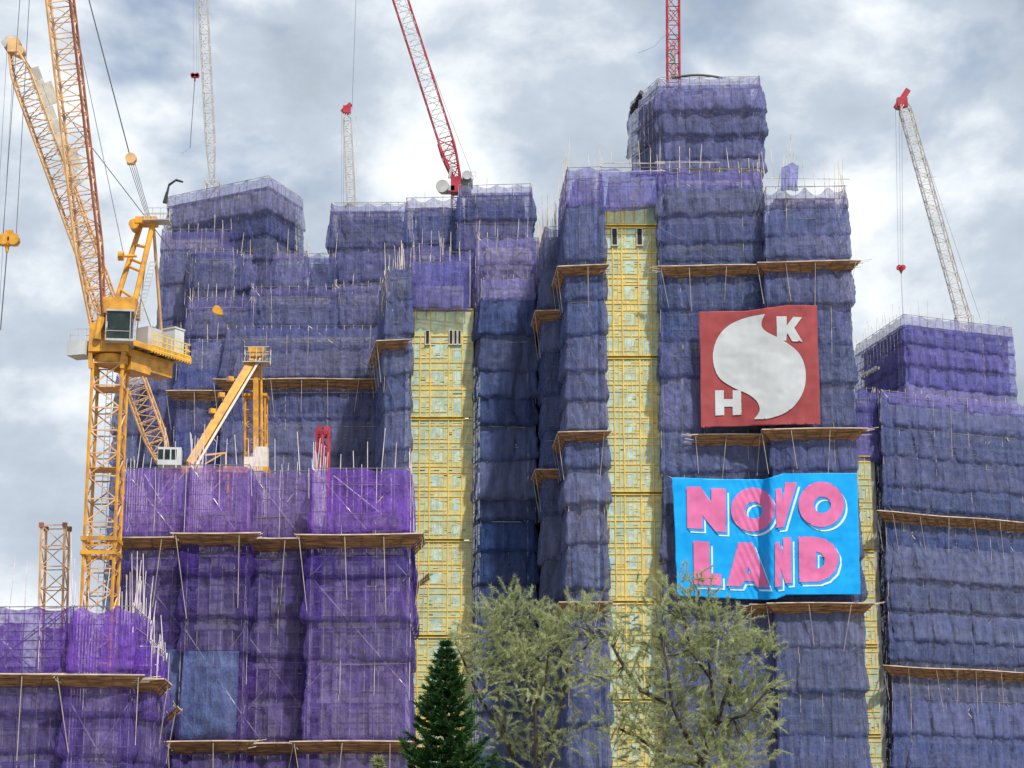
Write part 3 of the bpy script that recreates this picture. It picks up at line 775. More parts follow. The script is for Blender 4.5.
Sl = [(508, 77), (470, 84), (430, 100), (403, 127), (391, 162), (393, 195), (407, 223), (437, 243), (470, 258), (489, 273), (496, 290), (492, 303), (483, 314)]
Sr = [(483, 314), (520, 312), (560, 296), (585, 270), (599, 235), (598, 195), (582, 162), (547, 135), (515, 119), (502, 107), (501, 93), (508, 77)]
flat_part('emblem', [z1(smooth_open(Sl) + smooth_open(Sr))], dR, .08, M['ban_white'], RB, 'white curved S shape')
Kp = [(534, 82), (557, 82), (557, 103), (572, 83), (592, 84), (574, 108), (593, 139), (569, 138), (559, 120), (557, 124), (556, 137), (535, 135)]
Hp = [(395, 249), (415, 249), (415, 269), (435, 269), (435, 249), (454, 249), (455, 304), (435, 305), (435, 286), (416, 286), (416, 305), (396, 306)]
flat_part('letter', [z1(Kp)], dR, .08, M['ban_white'], RB, 'white letter K', 1.3)
flat_part('letter', [z1(Hp)], dR, .08, M['ban_white'], RB, 'white letter H', 1.3)
# blue banner
dB = lambda x, y: banY(x, y) + wr(x, y, 9.1, True)
poly = edge([(672, 477.5), (720, 479), (764, 479.5), (769, 478), (783, 473.5), (857, 473), (859, 536), (860.5, 594.5), (786, 595), (777, 599), (765, 600), (740, 599), (677, 596), (675, 535), (672, 477.5)], 5, .3)
BB = banner_sheet('banner', poly, dB, M['ban_blue'])
tag(BB, 'bright blue banner with pink letters reading NOVO LAND, creased down its middle', 'banner', 'banners hung on the tallest tower')
z8 = lambda pts: [(670 + x / 5.12, 470 + y / 5.12) for x, y in pts]
def ell(cx, cy, rx, ry, n=40): return [(cx + rx * math.cos(2 * math.pi * i / n), cy + ry * math.sin(2 * math.pi * i / n)) for i in range(n)]
LET = [
 ('N', [[(85, 85), (155, 85), (211, 166), (211, 92), (285, 95), (287, 318), (235, 316), (166, 232), (168, 302), (88, 298)]]),
 ('O', [ell(424, 203, 112, 113), ell(430, 206, 45, 43)]),
 ('V', [[(541, 96), (570, 92), (577, 165), (590, 62), (650, 64), (583, 292), (545, 296)]]),
 ('O', [ell(775, 176, 117, 116), ell(780, 178, 44, 42)]),
 ('L', [[(120, 362), (202, 368), (204, 528), (262, 534), (264, 592), (122, 586)]]),
 ('A', [[(350, 370), (422, 372), (508, 600), (442, 598), (428, 570), (378, 568), (364, 596), (290, 594)], [(402, 496), (388, 526), (418, 527)]]),
 ('N', [[(538, 372), (558, 366), (578, 440), (580, 346), (620, 344), (622, 578), (592, 580), (568, 505), (569, 596), (538, 600)]]),
 ('D', [[(658, 340), (735, 342), (790, 352), (835, 380), (860, 425), (863, 465), (848, 515), (812, 552), (765, 572), (662, 574)], [(748, 418), (772, 424), (792, 450), (788, 486), (770, 502), (748, 504)]]),
]
for i, (ch, polys) in enumerate(LET):
    polys = [z8(p) for p in polys]
    sh = lambda d, e: [[(x + d, y + e) for x, y in p] for p in polys]
    lo = flat_part('letter', polys, dB, .13, M['ban_pink'], BB, 'pink letter ' + ch)
    flat_part('letter_outline', sh(3.3, 4.3), dB, .05, M['ban_pale'], lo)
    flat_part('letter_gap', sh(1.7, 2.4), dB, .09, M['ban_blue'], lo)

# ================================================================== CRANES
def lattice(p, q, w, h, n, rc=.07, rb=.035, side=None, taper0=1.0, taper1=1.0, mi=(0, 1), pattern='x', up=None, tl0=.12, tl1=.12):
    """square lattice boom: four chords (material mi[0]) and zig-zag lacing (mi[1])"""
    mb = MB(); p = Vector(p); q = Vector(q); d = (q - p).normalized()
    a = (Vector(side) if side else d.cross(Vector((0, 1, 0)))); a = (a - d * a.dot(d)).normalized(); b = d.cross(a).normalized()
    def ring(t):
        s = 1.0
        if t < tl0: s = taper0 + (1 - taper0) * t / tl0
        if t > 1 - tl1: s = taper1 + (1 - taper1) * (1 - t) / tl1
        c = p.lerp(q, t)
        return [c + a * (i * w * s / 2) + b * (j * h * s / 2) for i, j in ((-1, -1), (1, -1), (1, 1), (-1, 1))]
    R_ = [ring(i / n) for i in range(n + 1)]
    for i in range(n):
        for k in range(4):
            mb.pole(R_[i][k], R_[i + 1][k], rc, 5, mi[0] if k in (1, 2) else mi[-1] if len(mi) > 2 else mi[0], cap=False)
            k2 = (k + 1) % 4
            if i % 2: mb.pole(R_[i][k], R_[i + 1][k2], rb, 4, mi[1], cap=False)
            else: mb.pole(R_[i][k2], R_[i + 1][k], rb, 4, mi[1], cap=False)
            if pattern == 'k': mb.pole(R_[i][k], R_[i + 1][k2] if not i % 2 else R_[i][k2], rb, 4, mi[1], cap=False)
            mb.pole(R_[i][k], R_[i][k2], rb, 4, mi[1], cap=False)
    for k in range(4): mb.pole(R_[n][k], R_[n][(k + 1) % 4], rb, 4, mi[1])
    return mb
def rope(parent, a, b, r=.03, name='rope', mat='cable'):
    mb = MB(); n = 6; a = Vector(a); b = Vector(b)
    mb.pole(a, b, r, 4); return mb.build(name, M[mat], parent)
def rail(mb, pts, h=.95, r=.03, mi=0, posts=3):
    for a, b in zip(pts, pts[1:]):
        a = Vector(a); b = Vector(b)
        for k in (.5, 1): mb.pole(a + Vector((0, 0, h * k)), b + Vector((0, 0, h * k)), r, 4, mi)
        for i in range(posts + 1):
            c = a.lerp(b, i / posts); mb.pole(c, c + Vector((0, 0, h)), r, 4, mi)

GC = 'cranes over the building site'
# ---- big yellow crane -----------------------------------------------------
Yc = 158.0
base = P(99, 605, Yc); K = empty('tower_crane', (base.x, Yc, 0), 'large yellow luffing tower crane standing full height left of the purple tower, dark glass cab', 'tower crane', GC)
top = P(102, 366, Yc); top.x = base.x + .05
lattice((base.x, Yc, 0), top, 2.2, 2.2, 24, .13, .065, side=(1, 0, 0), tl0=.001, tl1=.001, mi=(0, 1)).build('mast', [M['crane_yellow'], M['crane_ochre']], K)
for s_ in (-1, 1):
    t = MB()
    for q_ in (-1.35, 1.35): t.box((base.x, Yc + q_ * .93, ZZ(548 + s_ * 7, Yc)), 2.6, .12, .3); t.box((base.x + q_ * .93, Yc, ZZ(548 + s_ * 7, Yc)), .12, 2.6, .29)
    t.build('mast_collar', M['crane_yellow'], K)
for zz in (390, 470):
    t = MB(); t.box((base.x, Yc, ZZ(zz, Yc)), 2.0, 2.0, .06, mi=0); t.build('mast_platform', M['crane_yellow'], K)
t = MB(); cz = ZZ(345, Yc)
t.box((base.x + .1, Yc, ZZ(352, Yc) + .15), 2.9, 2.9, .9); t.pole((base.x + .1, Yc, ZZ(365, Yc)), (base.x + .1, Yc, ZZ(357, Yc)), 1.25, 16)
t.box((base.x + .1, Yc, ZZ(341, Yc)), 2.4, 2.6, 1.0)
for s in (-1, 1):
    for s2 in (-1, 1): t.beam((base.x + s * 1.25, Yc + s2 * 1.25, ZZ(352, Yc)), (base.x + s * 1.15, Yc + s2 * 1.15, ZZ(372, Yc)), .3, .3)
t.build('slewing_ring', M['crane_yellow'], K)
u = Vector((.53, .85, 0)).normalized(); w = Vector((u.y, -u.x, 0)); Mo = Vector((base.x + .1, Yc, ZZ(349, Yc)))
t = MB()
def ub(mb, cu, cw, cz_, su, sw, sz, mi=0): mb.box(Mo + u * cu + w * cw + Vector((0, 0, cz_)), su, sw, sz, ux=u, mi=mi)
ub(t, 3.6, .3, .45, 6.8, 2.9, .18); 
for i in range(6): ub(t, 0.8 + i * 1.05, .3, .3, .12, 2.9, .22, 1)
for s in (-1, 1): ub(t, 3.6, .3 + s * 1.4, .35, 6.8, .18, .42, 0)
t.build('machinery_deck', [M['crane_yellow'], M['crane_grey']], K)
t = MB(); ub(t, 3.4, .3, -.55, 4.6, 1.5, 1.3); ub(t, 2.0, .3, -.9, 2.2, 1.7, 1.2); t.build('box_girder', M['crane_yellow'], K)
t = MB(); e0 = Mo + u * 2.5 + w * 1.75 + Vector((0, 0, .55)); e1 = Mo + u * 6.9 + w * 1.75 + Vector((0, 0, .55)); rail(t, [e0, e1, e1 - w * 2.9], h=1.0, r=.045, posts=8); rail(t, [e0 - Vector((0, 0, .5)), e1 - Vector((0, 0, .5))], h=.6, r=.06, posts=14)
t.build('handrail', M['yellow_steel'], K)
t = MB(); ub(t, 6.3, .3, 1.6, 1.1, 1.6, 2.3); ub(t, 6.3, .3, 2.82, 1.2, 1.7, .12); t.build('counterweight', M['tank'], K)
t = MB(); ub(t, 3.4, .6, 1.35, 1.6, 1.2, 1.7); t.build('winch_housing', M['crane_grey'], K)
t = MB(); c = P(120.5, 328.5, Yc - 1.2); t.box(c, 1.78, 2.0, 2.1, rz=.12); cab = t.build('cab', M['glass'], K)
t = MB()
for s in (-1, 1):
    for s2 in (-1, 1): t.box(c + Vector((s * .9, s2 * 1.0, 0)), .06, .06, 2.2, rz=.12)
t.box(c + Vector((0, 0, 1.12)), 2.0, 2.2, .14, rz=.12); t.box(c - Vector((0, 0, 1.12)), 2.0, 2.2, .16, rz=.12); t.box(c + Vector((0, -1.03, -.45)), 1.8, .04, .04, rz=.12)
t.build('cab_frame', M['crane_grey'], cab)
t = MB(); c = P(81, 350, Yc - .5); t.box(c, 1.5, 1.6, 1.1, rz=-.3); t.build('control_cabinet', M['tank'], K)
t = MB(); c = P(82, 342, Yc - 1); rail(t, [c + Vector((-.9, 0, 0)), c + Vector((.9, 0, .0)), c + Vector((.9, 1.5, 0))], 1.0, .03); t.build('platform_rail', M['crane_grey'], K)
t = MB()
for s in (0, .4): t.pole((base.x - .2 + s, Yc + .3, 8), (base.x - .2 + s, Yc + .3, ZZ(368, Yc)), .03, 4)
zz_ = 8
while zz_ < ZZ(368, Yc): t.pole((base.x - .2, Yc + .3, zz_), (base.x + .2, Yc + .3, zz_), .022, 4); zz_ += .35
t.build('ladder', M['crane_grey'], K)
# a-frame
t = MB(); hd = [P(141, 224, Yc + 2.2), P(153, 223, Yc + 1.0)]; ft = [P(114, 308, Yc + 1.2), P(130, 322, Yc - .6)]
for a, b in zip(ft, hd): t.pole(a, b, .21, 8)
for f in (.22, .5, .58, .75): t.pole(ft[0].lerp(hd[0], f), ft[1].lerp(hd[1], f), .12, 6)
t.pole(P(119, 256, Yc), P(136, 256, Yc + 1.5), .12, 8); t.disc(P(121, 256, Yc), .36, .4, 12, (1, 0, 0))
t.box(P(121, 309, Yc), 2.5, 2.4, 1.2); t.box(P(147, 222, Yc + 1.5), 1.6, 1.3, .5); t.disc(P(135, 226, Yc + 1.5), .4, 1.2, 12)
t.build('a_frame', M['crane_yellow'], K)
t = MB()
for s in (0, .45): t.pole(P(134, 322, Yc - .8) + Vector((s, 0, 0)), P(150, 262, Yc + .4) + Vector((s, 0, 0)), .035, 4)
for i in range(16):
    a = P(134, 322, Yc - .8).lerp(P(150, 262, Yc + .4), i / 15); t.pole(a, a + Vector((.45, 0, 0)), .03, 4)
t.build('ladder', M['crane_white'], K)
t = MB(); t.pole(P(153.5, 226, Yc + 1), Mo + u * 5.3 + w * .4 + Vector((0, 0, .5)), .13, 6); t.pole(P(150, 228, Yc + 1), P(137, 330, Yc + 5), .05, 4)
t.pole(P(152, 330, Yc + 4), P(138, 290, Yc + 2), .05, 4); t.build('back_tie', M['crane_ochre'], K)
t = MB(); c = P(157, 222, Yc + 1); rail(t, [c + Vector((-.9, -.4, 0)), c + Vector((.9, -.4, 0)), c + Vector((.9, .9, 0)), c + Vector((-.9, .9, 0))], 1.0, .03); t.box(c, 2, 1.4, .06); t.build('top_platform', M['crane_grey'], K)
# jib
jt = P(37, -198, 150.5); jb = P(99, 336, Yc - .4)
lattice(jb, jt, 1.75, 1.7, 34, .11, .045, side=(1, 0, 0), taper0=.45, taper1=.4, tl0=.16, tl1=.05, mi=(0, 1, 1)).build('jib', [M['crane_rust'], M['crane_ochre']], K)
t = MB(); t.box(P(98, 334, Yc - .6), 1.0, 1.6, 1.3); t.pole(P(97, 340, Yc - 1.5), P(101, 318, Yc - 1.2), .3, 8); t.build('jib_foot', M['crane_yellow'], K)
blk = P(131, 160, Yc - .5)
rope(K, jt, blk, .06)
t = MB(); t.box(blk, .55, .4, .7); t.disc(blk + Vector((0, 0, .1)), .42, .5, 12); t.build('pulley_block', M['crane_ochre'], K)
for i in range(4): rope(K, blk + Vector((-.25 + i * .16, 0, 0)), P(146 + i * 1.3, 216, Yc + 1.5), .028)
rope(K, P(64, -30, 154), P(124, 256, Yc), .03)
hk = P(9, 240, 150.5)
for dx in (-.45, .5): rope(K, jt + Vector((dx * .5, 0, 0)), hk + Vector((dx, 0, .5)), .03)
t = MB(); t.box(hk, 1.25, .5, .8); t.box(hk + Vector((0, 0, .55)), .5, .45, .3); t.disc(hk + Vector((-.35, 0, 0)), .42, .6, 12); t.disc(hk + Vector((.35, 0, 0)), .42, .6, 12)
t.pole(hk - Vector((0.1, 0, .4)), hk - Vector((0.1, 0, .9)), .18, 8, r2=.1); t.build('hook_block', M['crane_yellow'], K)
rope(K, hk - Vector((.1, 0, .8)), P(0.5, 330, 150.5), .05)

# ---- second yellow crane behind ----------------------------------------------
Y2 = 205.0
b2 = P(215, 500, Y2); K = empty('tower_crane', (b2.x, Y2, 0), 'faded orange crane behind the big yellow one, its white cab just above purple net', 'tower crane', GC)
mz = P(168, 470, Y2)
t = lattice((b2.x, Y2 + 1, 0), (b2.x, Y2 + 1, ZZ(474, Y2)), 2.4, 2.4, 16, .13, .06, side=(1, 0, 0), tl0=.001, tl1=.001); t.build('mast', [M['crane_yellow'], M['crane_ochre']], K)
t = MB(); t.box((b2.x, Y2 + 1, ZZ(470, Y2)), 10, 2.6, .6); t.build('machinery_deck', M['crane_yellow'], K)
jf = P(164, 462, Y2); jt = P(14, 52, Y2 - 8)
lattice(jf, jt, 1.95, 1.8, 40, .11, .05, side=(1, 0, 0), taper0=.6, taper1=.45, tl0=.06, tl1=.06, mi=(0, 1, 0)).build('jib', [M['crane_ochre'], M['crane_ochre']], K)
t = MB(); t.box(P(14, 47, Y2 - 8), 1.0, 1.2, 1.4); t.disc(P(20, 52, Y2 - 8), .5, 1, 12); t.build('jib_head', M['crane_ochre'], K)
t = MB()
pa = [P(1, 42, Y2 - 8.2), P(6, 36, Y2 - 8.2), P(17, 35, Y2 - 8.2), P(19, 40, Y2 - 8.2), P(12, 44, Y2 - 8.2), P(4, 47, Y2 - 8.2)]
t.add(pa + [x + Vector((0, 1.4, 0)) for x in pa], [(0, 1, 2, 3, 4, 5), (11, 10, 9, 8, 7, 6)] + [(i, (i + 1) % 6, 6 + (i + 1) % 6, 6 + i) for i in range(6)])
t.build('sheave_guard', M['crane_grey'], K)
t = MB(); dj = (jf - jt).normalized()
for i in range(9):
    a = jt + dj * (2.0 + i * 1.35) + Vector((1.15, -.2, .3)); t.beam(a, a + dj * 1.28, 1.1, .08); 
for i in (1, 5):
    a = jt + dj * (2.0 + i * 1.7) + Vector((1.9, -.2, .5)); t.beam(a, a + dj * 2.2, .9, .1)
t.build('catwalk', M['cloth_white'], K)
t = MB(); c = P(170, 458, Y2 - 1.5); t.box(c, 2.2, 2.0, 1.7, rz=.1); cab = t.build('cab', M['tank'], K)
t = MB()
for i in range(3): t.box(c + Vector((-.72 + i * .62, -1.02 + .06 * (i - 1), .15)), .48, .06, .95, rz=.1)
t.build('cab_window', M['glass'], cab)
t = MB(); t.beam(P(190, 464, Y2), P(257, 354, Y2 + 4), .78, .7, 0); t.beam(P(196, 466, Y2 - .5), P(261, 358, Y2 + 3.5), .22, .2, 1)
t.beam(P(256, 356, Y2 + 4), P(256, 466, Y2 + 4), .5, .5, 0); t.pole(P(261, 360, Y2 + 4), P(262, 466, Y2 + 4), .14, 6, 0)
for i in range(0, 6, 2):
    a = P(217 + i * 4.5, 412 - i * 8, Y2 + 1.0 + .3 * i); t.box(a + Vector((-.45, 0, .1)), .55, .5, .45, rz=.5)
t.box(P(257, 353, Y2 + 4), 1.6, 1.4, 1.0); t.build('a_frame', [M['crane_yellow'], M['crane_cream']], K)
t = MB(); c = P(257, 364, Y2 + 4); rail(t, [c + Vector((-1.2, -1, 0)), c + Vector((1.3, -1, 0)), c + Vector((1.3, 1, 0)), c + Vector((-1.2, 1, 0)), c + Vector((-1.2, -1, 0))], 1.5, .045, posts=4); t.box(c, 2.6, 2.1, .08); t.build('top_platform', M['crane_grey'], K)
lattice(P(256, 470, Y2 + 5.5), P(256, 397, Y2 + 5.5), 1.95, 1.9, 5, .10, .05, side=(1, 0, 0), tl0=.001, tl1=.001).build('climbing_frame', [M['crane_yellow'], M['crane_ochre']], K)
t = MB(); c = P(256, 397, Y2 + 5.5); t.box(c, 2.4, 2.3, .25); t.build('frame_cap', M['crane_yellow'], K)
t = MB(); t.box(P(262, 458, Y2 + 3), 1.2, 1.2, 2.0); t.build('winch_cover', M['cloth_white'], K)
t = MB(); t.box(P(252, 464, Y2 + 2.6), 1.4, 1.2, 1.2); t.build('winch_cover', M['cloth_white'], K)
t = MB(); t.beam(P(205, 464, Y2 - 1), P(224, 453, Y2 - 1), .12, .12); t.beam(P(205, 455, Y2 - 1), P(226, 453, Y2 - 1), .16, .16); t.beam(P(226, 453, Y2 - 1), P(226, 466, Y2 - 1), .14, .14); t.build('bracket', M['crane_ochre'], K)
pb = P(217, 310, Y2 + 1)
rope(K, P(20, 54, Y2 - 8), pb, .055)
t = MB(); t.disc(pb, .42, .45, 12); t.box(pb + Vector((.25, 0, -.25)), .6, .4, .5, rz=0); t.build('pulley_block', M['crane_yellow'], K)
for dx in (-.3, 0, .3): rope(K, pb + Vector((dx * .5, 0, 0)), P(256 + dx * 12, 352, Y2 + 4), .035)
for x0, y1 in ((10, 420), (3, 420)): a = P(x0 + 4, 50, Y2 - 8); rope(K, a, (a.x - .0, a.y, ZZ(y1, Y2 - 8)), .022)

def far_crane(label, base_px, tip_px, Y, wpx, n, mats, extras=None, Yt=None, mi=(0, 1), mast=True, taper0=.5, drop=None, name='luffing_crane'):
    b = P(*base_px, Y); tp = P(*tip_px, Yt or Y); s = Y / F * 1.03
    K = empty(name, (b.x, Y, b.z - (drop if drop else 4)), label, 'crane', GC)
    lattice(b, tp, wpx * s, wpx * s * .95, n, .085, .045, side=(1, 0, 0), taper0=taper0, taper1=.5, tl0=.12, tl1=.04, mi=mi).build('jib', mats, K)
    d = drop if drop else 4
    lattice((b.x, Y, b.z - d), (b.x, Y, b.z), 1.7, 1.7, max(2, int(d / 1.6)), .1, .05, side=(1, 0, 0), tl0=.001, tl1=.001).build('mast', [mats[0], mats[-1]], K)
    return K, b, tp
W2 = [M['crane_white'], M['crane_cream']]
# left back crane
K, b, tp = far_crane('pale grey crane boom rising from the roof of the stepped indigo tower', (212.5, 182), (195, -150), 268, 9, 34, W2, drop=5)
hk = P(195, 76, 262)
for dx in (-.25, .25, .6): rope(K, tp + Vector((dx, 0, 0)), hk + Vector((dx * .8, 0, .3)), .022)
t = MB(); t.box(hk, .9, .4, .45); t.disc(hk + Vector((-.28, 0, .1)), .3, .4, 10); t.disc(hk + Vector((.28, 0, .1)), .3, .4, 10); t.pole(hk - Vector((0, 0, .2)), hk - Vector((0, 0, .7)), .12, 6); t.build('hook_block', M['crane_red'], K)
rope(K, hk - Vector((0, 0, .4)), P(190, 148, 262), .055); rope(K, P(190, 148, 262), P(181, 154, 262), .015)
# small white crane with red head
K, b, tp = far_crane('short upright white crane with a small red head, left of the red and white crane', (351, 204), (347, 112), 270, 8, 12, W2, drop=3, taper0=.9)
t = MB(); t.box(P(347, 110, 270), 1.0, .9, 1.0); t.beam(P(342, 112, 270), P(351, 104, 270), .5, .5); t.build('jib_head', M['crane_red'], K)
rope(K, P(352, 110, 270), P(358, -60, 270), .035)
for x in (341.5, 343.5): rope(K, P(x + .3, 112, 270), P(x, 204, 270), .02)
t = MB(); t.pole(P(356, 112, 270), P(357, 200, 270), .06, 4); t.build('side_tie', M['crane_cream'], K)
# red and white luffing crane
K, b, tp = far_crane('red and white crane with a round winch drum, leaning left over the middle tower', (459, 182), (378, -70), 247, 15, 22, [M['crane_red'], M['crane_grey'], M['crane_red']], drop=5, mi=(0, 1), taper0=.35)
lattice(P(445, 140, 246.9), P(456, 178, 246.9), 1.75, 1.75, 3, .12, .07, side=(1, 0, 0), taper0=1, taper1=.5, tl1=.6).build('jib_foot', [M['crane_red'], M['crane_red']], K)
t = MB(); t.disc(P(443, 187, 245.5), .78, .9, 18, (0.2, 1, 0)); t.build('winch_drum', M['crane_grey'], K); t = MB(); t.disc(P(467, 176, 245.8), .55, .9, 14); t.build('winch_drum', M['crane_grey'], K)
t = MB(); t.box(P(456, 186, 246), 1.2, 1.6, 1.9); t.box(P(448, 190, 246), 1.6, 1.6, .6, mi=1); t.beam(P(449, 178, 246), P(452, 166, 246), .3, .3, mi=1); t.build('machine_house', [M['crane_red'], M['crane_white']], K)
t = MB(); t.box(P(466, 184, 246.4), 1.6, 1.4, .9); t.box(P(462, 190, 246.4), 2.2, 1.4, .8); t.build('winch_housing', M['cable'], K)
t = MB(); c = P(470, 180, 245.5); rail(t, [c + Vector((-.9, 0, 0)), c + Vector((.7, 0, 0))], 1.0, .03); t.build('handrail', M['crane_grey'], K)
rope(K, tp, P(474, 180, 247), .03)
# red mast on the tallest tower
b = P(673, 84, 229); K = empty('luffing_crane', (b.x, 229, b.z - 3), 'red crane mast rising from the roof of the tallest tower', 'crane', GC)
lattice((b.x, 229, b.z - 3), P(672.5, -90, 229), 1.35, 1.3, 14, .11, .05, side=(1, 0, 0), tl0=.001, tl1=.001, mi=(0, 1, 0), pattern='k').build('mast', [M['crane_red'], M['crane_red']], K)
t = MB(); t.box(P(673, 60, 229.2), .5, .5, 4.0); t.build('lift_guide', M['crane_white'], K)
pr = [P(662, 38, 229), P(655, 46, 229), P(646, 50, 229), P(638, 53, 229)]
t = MB()
for a, b_ in zip([P(667, 34, 229)] + pr, pr): t.pole(a, b_, .02, 4)
t.build('rope', M['cable'], K)
# right crane
K, b, tp = far_crane('white crane with a red head and red heart-shaped hook on the right tower', (963, 316), (903, 102), 262, 11, 26, W2, drop=3, taper0=1.1)
t = MB(); t.box(P(902, 103, 262), 1.3, 1, 1.2); t.beam(P(896, 108, 262), P(908, 90, 262), .7, .7); t.disc(P(898, 106, 262), .45, .8, 12); t.build('jib_head', M['crane_red'], K)
hk = P(901, 268, 262)
for dx in (-.45, 0, .35): rope(K, P(899, 106, 262) + Vector((dx, 0, 0)), hk + Vector((dx * .7, 0, .2)), .022)
t = MB(); t.disc(hk + Vector((-.24, 0, .05)), .33, .4, 12); t.disc(hk + Vector((.24, 0, .05)), .33, .4, 12); t.pole(hk + Vector((0, 0, 0)), hk - Vector((0, 0, .75)), .4, 8, r2=.06); t.build('hook_block', M['crane_red'], K)
rope(K, hk - Vector((0, 0, .5)), P(903, 318, 262), .06, mat='crane_white')
rope(K, P(906, 98, 262), P(980, 318, 263), .022)
for i in range(7):
    f = .12 + i * .13; a = b.lerp(tp, f); t = MB(); t.pole(a, a + Vector((1.5, 0, .15)), .035, 4); t.build('rope_guide', M['crane_cream'], K)
# small lattice mast front left
b = P(55, 700, 163); K = empty('crane_mast', (b.x, 163, 0), 'short faded orange lattice mast without a boom behind the low purple tower', 'crane mast', GC)
lattice((b.x, 163, 0), P(55.5, 527, 163), 1.75, 1.75, 19, .10, .05, side=(1, 0, 0), tl0=.001, tl1=.001).build('mast', [M['crane_ochre'], M['crane_ochre']], K)
t = MB(); c = P(55.5, 527, 163)
for s in (-1, 1):
    for s2 in (-1, 1): t.box(c + Vector((s * .88, s2 * .88, .0)), .32, .32, .35)
t.build('corner_bracket', M['crane_rust'], K)
# red hoist behind the purple tower
c = P(323, 450, 200); K = empty('hoist_mast', (c.x, 200, 0), 'bright red hoist frame standing between poles behind the purple net', 'hoist', None)
lattice((c.x, 200, 0), P(323, 432, 200), 1.1, 1.1, 30, .12, .06, side=(1, 0, 0), tl0=.001, tl1=.001).build('mast', [M['crane_red'], M['crane_red']], K)
t = MB(); t.box(P(319, 431, 200), .5, .6, .8); t.box(P(327, 431, 200), .5, .6, .8); t.box(P(323, 436, 200), 1.4, .7, .3); t.pole(P(322, 434, 199.4), P(323, 466, 199.4), .16, 6); t.build('hoist_head', M['crane_red'], K)

# ================================================================== TREES
def tri_mesh(name, V, mat, parent):
    """V (n,3,3) triangles"""
    me = bpy.data.meshes.new(name); n = len(V)
    me.vertices.add(n * 3); me.vertices.foreach_set('co', V.reshape(-1))
    me.loops.add(n * 3); me.loops.foreach_set('vertex_index', np.arange(n * 3))
    me.polygons.add(n); me.polygons.foreach_set('loop_start', np.arange(0, n * 3, 3)); me.polygons.foreach_set('loop_total', np.full(n, 3))
    me.update(calc_edges=True); me.materials.append(mat)
    return link(name, me, parent)
def unit(a): return a / np.maximum(1e-6, np.linalg.norm(a, axis=-1, keepdims=True))
def feathery(label, Y, base_px, limbs, blobs, seed, ntw=75, group='feathery trees in front of the towers', hf=1.0):
    g = np.random.default_rng(seed); rr = random.Random(seed)
    base = P(*base_px, Y); K = empty('feathery_tree', (base.x, Y, 0), label, 'tree', group)
    t = MB(); t.pole((base.x, Y, 0), base, .16, 8, r2=.10)
    t.build('trunk', M['bark'], K)
    nodes = []
    for L in limbs:
        m = MB(); pts = [P(x, y, Y + dy) for x, y, dy in L]; r0 = .075 if len(L) > 3 else .05
        for i, (a, b) in enumerate(zip(pts, pts[1:])):
            f0 = 1 - i / len(pts) * .7; f1 = 1 - (i + 1) / len(pts) * .7
            m.pole(a, b, r0 * f0, 6, r2=r0 * f1, cap=False)
            for k in range(5): nodes.append(a.lerp(b, k / 5))
        m.build('limb', M['bark'], K)
    tris = []; s = Y / F * 1.02
    for (bx, by, rad, dens) in blobs:
        c = np.array(P(bx, by, Y + g.uniform(-.5, .5)))
        R_ = rad * s
        nd = min(nodes, key=lambda q: (q - Vector(c)).length)
        n = int(ntw * dens * (rad / 35) ** 2)
        br = MB()
        # fine boughs from the limb to the blob
        for k in range(max(2, n // 12)):
            e = c + unit(g.normal(size=3)) * R_ * g.uniform(.1, .8)
            mid = (np.array(nd) + e) / 2 + g.normal(size=3) * .12
            br.pole(nd, mid, .018, 4, r2=.012, cap=False); br.pole(mid, e, .012, 4, r2=.006, cap=False)
        br.build('bough', M['bark'], K)
        st = c + unit(g.normal(size=(n, 3))) * (g.random((n, 1)) ** .45) * R_
        out = unit(st - c + g.normal(size=(n, 3)) * .35 * R_ + np.array([0, 0, .55 * R_]))
        ln = g.uniform(.25, .62, (n, 1)) * hf
        nn = 92
        q = g.random((n, nn, 1))
        pos = st[:, None] + out[:, None] * ln[:, None] * q + np.array([0, 0, -1]) * (q ** 2) * .22 * ln[:, None]
        dirn = unit(out[:, None] * .8 + g.normal(size=(n, nn, 3)) * .36 + np.array([0, 0, -.25]))
        nl = g.uniform(.07, .17, (n, nn, 1)); w_ = g.uniform(.004, .008, (n, nn, 1))
        sd = unit(np.cross(dirn, g.normal(size=(n, nn, 3))))
        a = pos; b = pos + sd * w_ * 2; e = pos + dirn * nl
        tris.append(np.stack([a, b, e], -2).reshape(-1, 3, 3))
    tri_mesh('crown', np.concatenate(tris), M['needle'], K)
    return K
feathery('narrower pale green feathery tree with forked dark limbs beside the dark conifer', 60, (532, 800),
    [[(532, 800, 0), (513, 757, .2), (496, 722, .3), (480, 699, .4), (468, 672, .5), (460, 652, .5)],
     [(532, 800, 0), (536, 755, -.2), (535, 707, -.3), (532, 683, -.3), (524, 655, -.2), (520, 625, 0)],
     [(532, 800, 0), (546, 750, .4), (556, 718, .5), (565, 690, .5), (567, 667, .4), (585, 648, .3), (603, 626, .2)],
     [(480, 699, .4), (489, 676, .2), (503, 660, 0)], [(535, 707, -.3), (546, 680, -.4), (548, 655, -.5)],
     [(513, 757, .2), (502, 720, -.2), (498, 690, -.4)]],
    [(495, 632, 30, 1), (515, 612, 24, 1.1), (470, 650, 18, .8), (458, 640, 8, .6), (548, 645, 30, 1), (576, 622, 26, .9), (596, 606, 13, .7), (528, 670, 30, .9), (505, 660, 24, .9),
     (487, 690, 20, .6), (556, 690, 26, .7), (580, 665, 22, .7), (530, 715, 22, .6), (500, 735, 18, .5), (560, 740, 22, .5), (475, 665, 14, .8), (538, 620, 14, .6), (530, 760, 30, .5), (604, 640, 10, .4)], 5, 140)
